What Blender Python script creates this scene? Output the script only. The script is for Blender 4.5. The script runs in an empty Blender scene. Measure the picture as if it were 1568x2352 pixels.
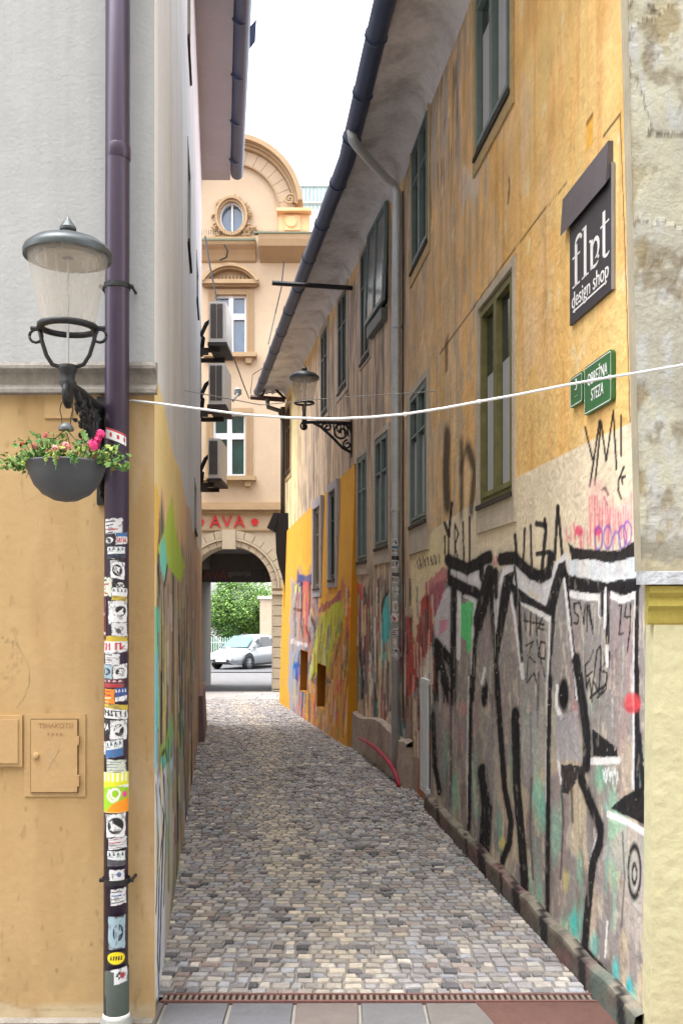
import bpy, math, random
import numpy as np
from mathutils import Vector, Matrix
random.seed(7)
C = bpy.context.scene
# ------------------------------------------------------------------ camera, sky, sun, exposure
FP, HC, VX, VY = 2200.0, 1.65, 784.0, 1400.0        # focal length in photo pixels, eye height, principal point
cam = bpy.data.cameras.new('camera'); camo = bpy.data.objects.new('camera', cam)
C.collection.objects.link(camo); C.camera = camo
camo.location = (0, 0, HC); camo.rotation_euler = (math.radians(90), 0, 0)
cam.sensor_fit = 'HORIZONTAL'; cam.sensor_width = 24; cam.lens = 24 * FP / 1568
cam.shift_y = (VY - 1176) / 1568; cam.clip_end = 2000; cam.clip_start = .05
w = bpy.data.worlds.new('World'); C.world = w; w.use_nodes = True
wn = w.node_tree; bg = wn.nodes['Background']
sky = wn.nodes.new('ShaderNodeTexSky'); sky.sky_type = 'NISHITA'; sky.sun_disc = False
SUN_EL, SUN_AZ = math.radians(74), math.radians(255)    # azimuth from +Y towards +X
sky.sun_elevation = SUN_EL; sky.sun_rotation = SUN_AZ; sky.dust_density = 4; sky.air_density = 1.0; sky.ozone_density = 1
hs = wn.nodes.new('ShaderNodeHueSaturation'); hs.inputs['Saturation'].default_value = .12
wn.links.new(sky.outputs[0], hs.inputs['Color']); wn.links.new(hs.outputs[0], bg.inputs['Color'])
bg.inputs['Strength'].default_value = .15
sl = bpy.data.lights.new('sun', 'SUN'); sl.energy = .5; sl.angle = math.radians(50); sl.color = (1, .96, .9)
so = bpy.data.objects.new('sun', sl); C.collection.objects.link(so)
sd = Vector((math.sin(SUN_AZ) * math.cos(SUN_EL), math.cos(SUN_AZ) * math.cos(SUN_EL), math.sin(SUN_EL)))
so.rotation_euler = sd.to_track_quat('Z', 'Y').to_euler()
C.view_settings.view_transform = 'Standard'; C.view_settings.look = 'None'; C.view_settings.gamma = 1
C.view_settings.exposure = 2.58
C.render.resolution_x = 682; C.render.resolution_y = 1024

# ------------------------------------------------------------------ helpers
def lin(h):
    if isinstance(h, str):
        h = [int(h[i:i+2], 16) / 255 for i in (1, 3, 5)]
    return np.array([c / 12.92 if c <= .04045 else ((c + .055) / 1.055) ** 2.4 for c in h])
MATS = {}
def mat(name, col='#808080', rough=.8, metal=0., var=.12, scale=6., bump=.0, bscale=40., vcol=False, spec=.5, streak=0., dirt=None, dirt_amt=.0, coat=0.):
    if name in MATS: return MATS[name]
    m = bpy.data.materials.new(name); m.use_nodes = True; n = m.node_tree; L = n.links.new
    b = n.nodes['Principled BSDF']; b.inputs['Roughness'].default_value = rough; b.inputs['Metallic'].default_value = metal
    b.inputs['Specular IOR Level'].default_value = spec; b.inputs['Coat Weight'].default_value = coat
    tc = n.nodes.new('ShaderNodeTexCoord')
    if vcol:
        a = n.nodes.new('ShaderNodeVertexColor'); a.layer_name = 'paint'; src = a.outputs[0]
    else:
        r = n.nodes.new('ShaderNodeRGB'); r.outputs[0].default_value = (*lin(col), 1); src = r.outputs[0]
    def mul(src, nscale, lo, hi, vec=None, detail=6):
        t = n.nodes.new('ShaderNodeTexNoise'); t.inputs['Scale'].default_value = nscale; t.inputs['Detail'].default_value = detail
        t.inputs['Roughness'].default_value = .6
        L(vec if vec else tc.outputs['Object'], t.inputs['Vector'])
        mr = n.nodes.new('ShaderNodeMapRange'); mr.inputs['From Min'].default_value = .3; mr.inputs['From Max'].default_value = .7
        mr.inputs['To Min'].default_value = lo; mr.inputs['To Max'].default_value = hi
        L(t.outputs['Fac'], mr.inputs['Value'])
        x = n.nodes.new('ShaderNodeMix'); x.data_type = 'RGBA'; x.blend_type = 'MULTIPLY'; x.inputs[0].default_value = 1
        L(src, x.inputs[6]); L(mr.outputs[0], x.inputs[7]); return x.outputs[2]
    if var > 0:
        src = mul(src, scale, 1 - var, 1 + var); src = mul(src, scale * 9, 1 - var * .6, 1 + var * .6)
    if streak > 0:
        mp = n.nodes.new('ShaderNodeMapping'); mp.inputs['Scale'].default_value = (9, 9, .7); L(tc.outputs['Object'], mp.inputs[0])
        src = mul(src, 2.2, 1 - streak, 1 + streak * .4, mp.outputs[0])
    if dirt:
        t = n.nodes.new('ShaderNodeTexNoise'); t.inputs['Scale'].default_value = 2.3; t.inputs['Detail'].default_value = 9; t.inputs['Roughness'].default_value = .65
        L(tc.outputs['Object'], t.inputs['Vector'])
        cr = n.nodes.new('ShaderNodeMapRange'); cr.inputs['From Min'].default_value = .5; cr.inputs['From Max'].default_value = .68; cr.inputs['To Max'].default_value = dirt_amt
        L(t.outputs['Fac'], cr.inputs['Value'])
        x = n.nodes.new('ShaderNodeMix'); x.data_type = 'RGBA'; L(cr.outputs[0], x.inputs[0]); L(src, x.inputs[6]); x.inputs[7].default_value = (*lin(dirt), 1); src = x.outputs[2]
    L(src, b.inputs['Base Color'])
    if bump > 0:
        t = n.nodes.new('ShaderNodeTexNoise'); t.inputs['Scale'].default_value = bscale; t.inputs['Detail'].default_value = 8
        L(tc.outputs['Object'], t.inputs['Vector'])
        bp = n.nodes.new('ShaderNodeBump'); bp.inputs['Strength'].default_value = bump; bp.inputs['Distance'].default_value = .02
        L(t.outputs['Fac'], bp.inputs['Height']); L(bp.outputs[0], b.inputs['Normal'])
    MATS[name] = m; return m

class MB:
    def __init__(s): s.v = []; s.f = []; s.mi = []; s.m = 0
    def face(s, pts):
        k = len(s.v); s.v += [tuple(p) for p in pts]; s.f.append(tuple(range(k, k + len(pts)))); s.mi.append(s.m)
    def grid(s, rows, closed=False, caps=False):
        k = len(s.v); nr, nc = len(rows), len(rows[0])
        for r in rows: s.v += [tuple(p) for p in r]
        for i in range(nr - 1):
            for j in range(nc if closed else nc - 1):
                a = k + i * nc + j; b = k + i * nc + (j + 1) % nc
                s.f.append((a, b, b + nc, a + nc)); s.mi.append(s.m)
        if caps:
            s.f.append(tuple(k + j for j in range(nc))[::-1]); s.mi.append(s.m)
            s.f.append(tuple(k + (nr - 1) * nc + j for j in range(nc))); s.mi.append(s.m)
    def hexa(s, p):      # 8 points: bottom 4 ccw, top 4 ccw
        k = len(s.v); s.v += [tuple(q) for q in p]
        for q in ((3, 2, 1, 0), (4, 5, 6, 7), (0, 1, 5, 4), (1, 2, 6, 5), (2, 3, 7, 6), (3, 0, 4, 7)):
            s.f.append(tuple(k + i for i in q)); s.mi.append(s.m)
    def box(s, x0, x1, y0, y1, z0, z1, M=None):
        p = [Vector(q) for q in ((x0, y0, z0), (x1, y0, z0), (x1, y1, z0), (x0, y1, z0), (x0, y0, z1), (x1, y0, z1), (x1, y1, z1), (x0, y1, z1))]
        if M: p = [M @ q for q in p]
        s.hexa(p)
    def tube(s, pts, r, n=8, caps=True):
        pts = [Vector(p) for p in pts]; rows = []
        up = Vector((0, 0, 1))
        t0 = (pts[1] - pts[0]).normalized()
        nrm = t0.cross(up); nrm = nrm.normalized() if nrm.length > .05 else Vector((1, 0, 0))
        for i, p in enumerate(pts):
            a = pts[max(i - 1, 0)]; b = pts[min(i + 1, len(pts) - 1)]; t = (b - a).normalized()
            nrm = (nrm - t * nrm.dot(t)).normalized(); bn = t.cross(nrm)
            rr = r[i] if isinstance(r, (list, tuple)) else r
            rows.append([p + (nrm * math.cos(q) + bn * math.sin(q)) * rr for q in [2 * math.pi * j / n for j in range(n)]])
        s.grid(rows, True, caps)
    def lathe(s, c, prof, n=24, caps=False):
        c = Vector(c)
        rows = [[c + Vector((r * math.cos(a), r * math.sin(a), z)) for a in [2 * math.pi * j / n for j in range(n)]] for r, z in prof]
        s.grid(rows, True, caps)
    def prism(s, poly, d0, d1, fr):   # poly in a wall frame (s,z), extruded d0..d1
        a = [fr.pt(x, z, d1) for x, z in poly]; b = [fr.pt(x, z, d0) for x, z in poly]
        s.face(a); s.face(b[::-1])
        for i in range(len(a)):
            j = (i + 1) % len(a); s.face([a[j], a[i], b[i], b[j]])

def origin(p):
    o = Vector((0, 0, 0))
    while p: o += p.location; p = p.parent
    return o
def link(name, me, parent=None, loc=None):
    o = bpy.data.objects.new(name, me); C.collection.objects.link(o)
    if loc is not None: o.location = loc
    if parent: o.parent = parent
    return o
def build(mb, name, mats, parent=None, smooth=False, colors=None):
    if not isinstance(mats, (list, tuple)): mats = [mats]
    v = np.array(mb.v, dtype=float)
    if parent: off = np.array(origin(parent)); loc = None
    else:
        off = np.array([(v[:, 0].min() + v[:, 0].max()) / 2, (v[:, 1].min() + v[:, 1].max()) / 2, v[:, 2].min()]); loc = Vector(off)
    me = bpy.data.meshes.new(name); me.from_pydata((v - off).tolist(), [], mb.f)
    for m in mats: me.materials.append(m)
    if len(mats) > 1: me.polygons.foreach_set('material_index', mb.mi)
    if smooth: me.polygons.foreach_set('use_smooth', [True] * len(me.polygons))
    if colors is not None:
        a = me.color_attributes.new('paint', 'FLOAT_COLOR', 'POINT')
        c = np.ones((len(v), 4)); c[:, :3] = colors; a.data.foreach_set('color', c.ravel())
    me.update(); return link(name, me, parent, loc)
def empty(name, loc, label, cat, group=None):
    o = bpy.data.objects.new(name, None); C.collection.objects.link(o); o.location = loc
    return tag(o, label, cat, group)
def tag(o, label=None, cat=None, group=None, kind=None):
    if label: o['label'] = label
    if cat: o['category'] = cat
    if group: o['group'] = group
    if kind: o['kind'] = kind
    return o
def st(o, label, cat): o['kind'] = 'structure'; o['label'] = label; o['category'] = cat; return o

class Frame:             # a vertical wall: s runs to the viewer's right, z up, d out of the wall
    def __init__(s, A, B):
        s.A = Vector((*A, 0)); s.e = Vector((B[0] - A[0], B[1] - A[1], 0)); s.L = s.e.length; s.e.normalize()
        s.n = Vector((s.e.y, -s.e.x, 0))
    def pt(s, a, z, d=0.): return s.A + s.e * a + s.n * d + Vector((0, 0, z))
    def sx(s, x, d=0.):   # where the sight line through photo column x meets the wall
        t = (x - VX) / FP; P = s.A + s.n * d
        return (t * P.y - P.x) / (s.e.x - t * s.e.y)
    def zy(s, a, y, d=0.): return HC + (VY - y) / FP * s.pt(a, 0, d).y
    def xy(s, x, y, d=0.): a = s.sx(x, d); return (a, s.zy(a, y, d))
    def box(s, mb, s0, s1, z0, z1, d0, d1):
        mb.hexa([s.pt(s0, z0, d1), s.pt(s1, z0, d1), s.pt(s1, z0, d0), s.pt(s0, z0, d0), s.pt(s0, z1, d1), s.pt(s1, z1, d1), s.pt(s1, z1, d0), s.pt(s0, z1, d0)])
    def M(s, a, z, d=0.):
        p = s.pt(a, z, d)
        return Matrix(((s.e.x, 0, s.n.x, p.x), (s.e.y, 0, s.n.y, p.y), (0, 1, 0, p.z), (0, 0, 0, 1)))
def at(x, y, Y): return Vector(((x - VX) / FP * Y, Y, HC + (VY - y) / FP * Y))
def gz(Y):
    if Y < 11: return 0.
    if Y < 22.6: return -.025 * (Y - 11)
    if Y < 45: return -.29 - .039 * (Y - 22.6)
    return -1.165

def fbm(u, v, seed=0, oct=4):
    out = np.zeros_like(u, dtype=float); amp = 1.; tot = 0
    for o in range(oct):
        iu = np.floor(u).astype(np.int64); iv = np.floor(v).astype(np.int64); fu = u - iu; fv = v - iv
        fu = fu * fu * (3 - 2 * fu); fv = fv * fv * (3 - 2 * fv)
        def hsh(a, b):
            h = (a * 374761393 + b * 668265263 + (seed + o * 17) * 982451653) & 0x7fffffff
            h = ((h ^ (h >> 13)) * 1274126177) & 0x7fffffff
            return ((h ^ (h >> 16)) & 0xffff) / 65535.
        a = hsh(iu, iv) * (1 - fu) + hsh(iu + 1, iv) * fu; b = hsh(iu, iv + 1) * (1 - fu) + hsh(iu + 1, iv + 1) * fu
        out += amp * (a * (1 - fv) + b * fv); tot += amp; amp *= .5; u = u * 2.03; v = v * 2.03
    return out / tot

class Paint:             # spray paint and limewash, carried as colours on the wall's own vertices
    def __init__(s, X, Y, col): s.X = X; s.Y = Y; s.c = col; s.jx = (fbm(X / 5, Y / 9, 5) - .5) * 3; s.jy = (fbm(X / 6, Y / 9, 9) - .5) * 6
    def mix(s, m, a, col):
        a = np.clip(a, 0, 1)[:, None]; s.c[m] = s.c[m] * (1 - a) + lin(col) * a
    def poly(s, pts, col, alpha=1., soft=2.5, rough=1.):
        P = np.array(pts, float); mg = soft * 2 + 6
        m = np.where((s.X > P[:, 0].min() - mg) & (s.X < P[:, 0].max() + mg) & (s.Y > P[:, 1].min() - mg) & (s.Y < P[:, 1].max() + mg))[0]
        if not len(m): return
        x = s.X[m] + s.jx[m] * rough; y = s.Y[m] + s.jy[m] * rough
        ins = np.zeros(len(m), bool); dd = np.full(len(m), 1e9)
        for i in range(len(P)):
            x0, y0 = P[i]; x1, y1 = P[(i + 1) % len(P)]
            if y0 != y1:
                c = ((y0 > y) != (y1 > y)) & (x < (x1 - x0) * (y - y0) / (y1 - y0) + x0); ins ^= c
            dd = np.minimum(dd, s.seg(x, y, x0, y0, x1, y1))
        sg = np.where(ins, dd, -dd); s.mix(m, alpha * np.clip(sg / soft + .5, 0, 1), col)
    @staticmethod
    def seg(x, y, x0, y0, x1, y1, ky=1.):
        dx, dy = x1 - x0, (y1 - y0) * ky; l = dx * dx + dy * dy + 1e-9
        t = np.clip(((x - x0) * dx + (y - y0) * ky * dy) / l, 0, 1)
        return np.hypot(x - x0 - t * dx, (y - y0) * ky - t * dy)
    def stroke(s, pts, wd, col, alpha=1., soft=1.2, ky=.45, rough=.5):
        """wd = width of an upright stroke; level ones come out 1/ky thicker, as the oblique wall shows them"""
        P = np.array(pts, float); mg = wd * 2 / ky + 8
        m = np.where((s.X > P[:, 0].min() - mg) & (s.X < P[:, 0].max() + mg) & (s.Y > P[:, 1].min() - mg) & (s.Y < P[:, 1].max() + mg))[0]
        if not len(m): return
        x = s.X[m] + s.jx[m] * rough; y = s.Y[m] + s.jy[m] * rough; d = np.full(len(m), 1e9)
        for i in range(len(P) - 1): d = np.minimum(d, s.seg(x, y, *P[i], *P[i + 1], ky=ky))
        s.mix(m, alpha * np.clip((wd / 2 - d) / soft + .5, 0, 1), col)
    def blob(s, x, y, rx, ry, col, alpha=1., soft=.4, ring=None):
        m = np.where((abs(s.X - x) < rx * 1.6) & (abs(s.Y - y) < ry * 1.6))[0]
        d = np.hypot((s.X[m] - x + s.jx[m] * .5) / rx, (s.Y[m] - y + s.jy[m] * .5) / ry)
        a = np.clip((1 - d) / soft + .5, 0, 1) if ring is None else np.clip((ring - abs(d - 1)) / (soft * .5) + .5, 0, 1)
        s.mix(m, alpha * a, col)

def lift(c, k=1., sat=.85):     # clean limewash and spray are far lighter than they look in the shade of the alley
    L = c.mean(1, keepdims=True); g = 1 + k * np.interp(L, [.02, .07, .2, .45, .8], [0, .5, .95, .6, .15])
    return np.clip((L + (c - L) * sat) * g, 0, .84)
def grid_wall(name, fr, ss, zs, holes, paint, material, parent, off=None, drop=None, k=1., sat=.85):
    ss = np.array(sorted(set(np.round(ss, 4)))); zs = np.array(sorted(set(np.round(zs, 4))))
    S, Z = np.meshgrid(ss, zs); S = S.ravel(); Z = Z.ravel(); D = off(S, Z) if off else np.zeros_like(S)
    X = fr.A.x + fr.e.x * S + fr.n.x * D; Y = fr.A.y + fr.e.y * S + fr.n.y * D
    px = VX + X / Y * FP; py = VY - (Z - HC) / Y * FP
    col = lift(paint(S, Z, px, py), k, sat) if k else paint(S, Z, px, py)
    ns, nz = len(ss), len(zs); mb = MB(); mb.v = np.stack([X, Y, Z], 1).tolist()
    for j in range(nz - 1):
        zc = (zs[j] + zs[j + 1]) / 2; hh = [h for h in holes if h[2] < zc < h[3]]
        for i in range(ns - 1):
            sc = (ss[i] + ss[i + 1]) / 2
            if any(h[0] < sc < h[1] for h in hh): continue
            if drop and drop(sc, zc): continue
            a = j * ns + i; mb.f.append((a, a + 1, a + ns + 1, a + ns)); mb.mi.append(0)
    return build(mb, name, material, parent, smooth=bool(off), colors=col)

def text_obj(name, s, size, M, material, parent, depth=.002, sx=1., align='CENTER'):
    cu = bpy.data.curves.new(name, 'FONT'); cu.body = s; cu.size = size; cu.align_x = align; cu.align_y = 'CENTER'; cu.extrude = depth
    t = bpy.data.objects.new('tmp', cu); C.collection.objects.link(t)
    bpy.context.view_layer.update()
    me = bpy.data.meshes.new_from_object(t.evaluated_get(bpy.context.evaluated_depsgraph_get()))
    bpy.data.objects.remove(t); me.name = name
    T = Matrix.Translation(-origin(parent)) @ M @ Matrix.Diagonal((sx, 1, 1, 1)); me.transform(T)
    me.materials.clear(); me.materials.append(material)
    return link(name, me, parent)

# ------------------------------------------------------------------ materials
plaster_v = mat('painted_plaster', vcol=True, rough=.9, var=.12, scale=5, bump=.55, bscale=22, spec=.2, streak=.06)
orange_v = mat('painted_render', vcol=True, rough=.85, var=.05, scale=3, bump=.25, bscale=30, spec=.2)
soffit_m = mat('sooty_soffit', '#d6d2d2', .95, var=.14, scale=2.5, bump=.4, bscale=14, dirt='#7a706b', dirt_amt=.5, spec=.1)
soffitL_m = mat('grey_soffit', '#a6a9b0', .95, var=.06, scale=2, bump=.15, spec=.1)
gutter_m = mat('dark_gutter_metal', '#3a4866', .45, .35, var=.15, scale=3)
zinc_m = mat('zinc', '#bcc2c6', .42, .45, var=.14, scale=4)
pipe_m = mat('brown_pipe', '#41364a', .32, .25, var=.07, scale=3, spec=.5)
iron_m = mat('black_iron', '#25262a', .5, .3, var=.25, scale=20, bump=.2)
cap_m = mat('lamp_cap_metal', '#464d50', .4, .4, var=.12, scale=12)
green_frame = mat('green_window_paint', '#6d7d7b', .55, var=.12, scale=12)
grey_frame = mat('dark_window_paint', '#5f6463', .55, var=.14, scale=12)
moss_frame = mat('mossy_window_paint', '#6f6c42', .65, var=.25, scale=14)
white_frame = mat('white_window_paint', '#d7dbe0', .5, var=.05, scale=8)
surround_m = mat('stone_surround', '#c2b7a8', .9, var=.14, scale=6, bump=.3, streak=.12, spec=.2)
surround2_m = mat('ochre_surround', '#bda67c', .9, var=.14, scale=6, bump=.3, streak=.12, spec=.2)
surround3_m = mat('grey_surround', '#b4b0b8', .9, var=.1, scale=6, bump=.2, spec=.2)
sill_m = mat('sooty_sill', '#3b332e', .9, var=.2, scale=10)
roof_m = mat('roof_tile', '#7a5646', .9, var=.2, scale=8, bump=.4)
def glass(name, col, rough=.06):
    m = mat(name, col, rough, var=.25, scale=3, spec=.9); return m
pane_m = glass('window_glass', '#2b3236'); pane_blue = glass('blue_window_glass', '#4b5f78', .12); pane_green = glass('green_window_glass', '#1f4038', .12)
sky_reflection_m = mat('sky_reflection', '#a9abb0', .8, var=.04)
black_m = mat('black_board', '#37343a', .5, var=.06)
white_m = mat('white_paint', '#e8e8ea', .6, var=.03)
red_m = mat('red_paint', '#c8242c', .6, var=.08)
green_m = mat('green_enamel', '#2f6a3a', .35, var=.1, scale=5)
stone_m = mat('kerb_stone', '#8a847c', .9, var=.2, scale=9, bump=.4)

# ------------------------------------------------------------------ ground
mb = MB()
ys = [-60, -10, 0, 3, 5, 8, 11, 14, 17, 20, 22.6, 27, 33, 39, 45, 60, 120, 600]
mb.grid([[(x, y, gz(y) - .03) for x in (-400, -60, -10, 0, 10, 60, 400)] for y in ys])
st(build(mb, 'ground', mat('asphalt', '#575657', .9, var=.15, scale=3, bump=.3, bscale=60)), 'grey asphalt running on under the archway to the road', 'ground')
LW = Frame((-.749, 3.84), (-2.1, 14.4)); FR_L = Frame((-6.0, 3.84), (-.749, 3.84))
NR = Frame((.618, 9.2), (1.169, 3.69)); FRW = Frame((-1.1, 19.0), (.618, 9.2))
def left_x(Y): return -.749 - .128 * (Y - 3.84) if Y < 14.4 else -4.2
def right_x(Y): return (1.538 - .1 * Y) if Y < 9.2 else (2.231 - .1753 * Y)
# alley setts, one sheet of stones in courses
mb = MB(); cols = []
pal = ['#878587', '#918f91', '#7a787a', '#9a9693', '#a19b94', '#696769', '#89847f', '#918782', '#b3aca4', '#525155', '#8d8f96', '#81746f']
palw = [9, 8, 8, 6, 5, 4, 7, 4, 3, 3, 6, 2]
pal2 = ['#a39b90', '#958e85', '#aba295', '#8b8580', '#b1a799', '#938d88']
Y = 4.115; row = 0
while Y < 20.05:
    d = .060 + .006 * math.sin(row * 1.7); x = left_x(Y) - .1 + random.random() * .05; xe = right_x(Y) + .1
    while x < xe:
        wd = random.uniform(.05, .092); cen = (-.02 - .128 * (Y - 4.1)) + .12 * math.sin(Y * .6)
        g = .0032; y0 = Y + g + random.uniform(-.0025, .0025) + .012 * math.sin(x * 3 + Y); y1 = y0 + d - 2 * g; x0 = x + g; x1 = x + wd - g
        zt = gz(Y) + random.uniform(-.0018, .0018); b = .0055; tx = random.uniform(-.0015, .0015); ty = random.uniform(-.0015, .0015)
        j = lambda: random.uniform(-.003, .003)
        bot = [Vector((x0 + j(), y0 + j(), zt - .016)), Vector((x1 + j(), y0 + j(), zt - .016)), Vector((x1 + j(), y1 + j(), zt - .016)), Vector((x0 + j(), y1 + j(), zt - .016))]
        top = [bot[0] + Vector((b, b, .016 - tx - ty)), bot[1] + Vector((-b, b, .016 + tx - ty)), bot[2] + Vector((-b, -b, .016 + tx + ty)), bot[3] + Vector((b, -b, .016 - tx + ty))]
        k = len(mb.v); mb.v += [tuple(p) for p in bot + top]
        for q in ((4, 5, 6, 7), (0, 1, 5, 4), (1, 2, 6, 5), (2, 3, 7, 6), (3, 0, 4, 7)): mb.f.append(tuple(k + i for i in q)); mb.mi.append(0)
        c = lin(random.choice(pal2) if random.random() < .75 * math.exp(-((x - cen) / .16) ** 2) else random.choices(pal, palw)[0]) * random.uniform(.82, 1.14) * 1.28; c = np.minimum(c, .72)
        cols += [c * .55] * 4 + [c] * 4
        x += wd
    Y += d; row += 1
o = build(mb, 'cobbled_alley', mat('sett_stone', vcol=True, rough=.75, var=.18, scale=30, bump=.5, bscale=50), colors=np.array(cols))
st(o, 'grey and beige cobble setts laid in courses down the alley', 'paving')
mb = MB(); mb.grid([[(left_x(y) - .2, y, gz(y) - .012), (right_x(y) + .2, y, gz(y) - .012)] for y in (4.1, 7, 9.2, 11, 14.39, 14.41, 17, 20.05)])
st(build(mb, 'joint_sand', mat('joint_sand', '#8f8a86', .95, var=.2, scale=20)), 'grey sand filling the joints between the cobble setts', 'ground')
# paving slabs in front of the drain and before the archway
mb = MB(); cols = []
def slab(x0, x1, y0, y1, c, z=0., sk=0.):
    g = .006; b = .004; k = len(mb.v)
    B = [(x0 + g - sk, y0 + g), (x1 - g - sk, y0 + g), (x1 - g, y1 - g), (x0 + g, y1 - g)]
    for (x, y) in B: mb.v.append((x, y, gz(y) - .014))
    cx, cy = (x0 + x1) / 2, (y0 + y1) / 2
    for (x, y) in B: mb.v.append((x + (b if x < cx else -b), y + (b if y < cy else -b), gz(y) + z))
    for q in ((4, 5, 6, 7), (0, 1, 5, 4), (1, 2, 6, 5), (2, 3, 7, 6), (3, 0, 4, 7)): mb.f.append(tuple(k + i for i in q)); mb.mi.append(0)
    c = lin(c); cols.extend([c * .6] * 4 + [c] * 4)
xs = [-3.2 + .27 * i for i in range(26)]; xs = [x - (xs[10] + .465) for x in xs]
sc = ['#6d6460', '#686769', '#726b69', '#626267', '#6d6865']
for r, (y0, y1) in enumerate([(3.45, 4.02), (2.9, 3.45), (2.3, 2.9), (1.6, 2.3), (.8, 1.6), (0, .8), (-1, 0), (-2, -1)]):
    for i in range(len(xs) - 1):
        x0 = xs[i] + (.13 if r % 2 else 0); x1 = xs[i + 1] + (.13 if r % 2 else 0)
        if r == 0 and xs[i] > .5: continue
        slab(x0, x1, y0, y1, random.choice(sc))
mb.m = 0
st(build(mb, 'pavement', mat('slab_stone', vcol=True, rough=.7, var=.1, scale=12, bump=.2), colors=np.array(cols)), 'grey stone slabs with pale joints in front of the drain', 'pavement')
mb = MB(); mb.box(-6, 6, -3, 4.02, -.028, -.012); st(build(mb, 'slab_joint', mat('pale_mortar', '#8d8a83', .95, var=.1)), 'pale mortar between the stone slabs', 'ground')
mb = MB(); mb.hexa([(.72, 3.3, -.01), (1.35, 3.3, -.01), (1.35, 4.02, -.01), (.555, 4.02, -.01), (.725, 3.31, .002), (1.35, 3.31, .002), (1.35, 4.015, .002), (.562, 4.015, .002)])
st(build(mb, 'red_paving_slab', mat('red_slab', '#5c4039', .75, var=.15, scale=14, bump=.3)), 'reddish brown slab at the right end of the drain', 'paving')
mb = MB(); cols = []
y = 20.08; r = 0
while y < 22.55:
    for i in range(-8, 3):
        slab(i * .9 + (r % 2) * .4, i * .9 + .9 + (r % 2) * .4, y, y + .62, random.choice(['#a29c99', '#9a9593', '#aaa4a0']))
    y += .62; r += 1
st(build(mb, 'arch_forecourt', MATS['slab_stone'], colors=np.array(cols)), 'pale grey flagstones in front of the archway', 'paving')
rk = random.Random(21); mb = MB()
for k in range(46):
    Yw = rk.uniform(4.3, 13); sd_ = rk.random() < .6; xw = right_x(Yw) - .1 - rk.random() * .02 if sd_ else left_x(Yw) + .012 + rk.random() * .02
    for q in range(rk.randrange(3, 8)):
        a = rk.uniform(0, 6.28); l = rk.uniform(.012, .035); c = Vector((xw + rk.uniform(-.02, .02), Yw + rk.uniform(-.03, .03), gz(Yw) - .005)); t_ = c + Vector((math.cos(a) * l * .6, math.sin(a) * l * .6, l)); w_ = Vector((-math.sin(a), math.cos(a), 0)) * .003
        mb.face([c - w_, c + w_, t_])
tag(build(mb, 'weeds', mat('weed_green', '#5c6b3a', .8, var=.3)), kind='stuff')['label'] = 'tiny weeds growing along the foot of the alley walls'
bpy.data.objects['weeds']['category'] = 'weeds'
# drain
dr = empty('drain_channel', (.15, 4.07, 0), 'narrow slotted drain with brown rim crossing the alley mouth', 'drain')
mb = MB(); mb.box(-.76, 1.12, 4.022, 4.036, -.02, .004); mb.box(-.76, 1.12, 4.094, 4.108, -.02, .004)
build(mb, 'rim', mat('rusty_rim', '#6e4c48', .8, var=.2, scale=20), dr)
mb = MB()
x = -.755
while x < 1.11: mb.box(x, x + .013, 4.036, 4.094, -.02, .001); x += .0265
build(mb, 'grate', mat('grate_iron', '#857a70', .7, .3, var=.2, scale=20), dr)
mb = MB(); mb.box(-.76, 1.12, 4.036, 4.094, -.026, -.021); build(mb, 'channel', mat('channel_dark', '#151110', .95), dr)

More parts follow.
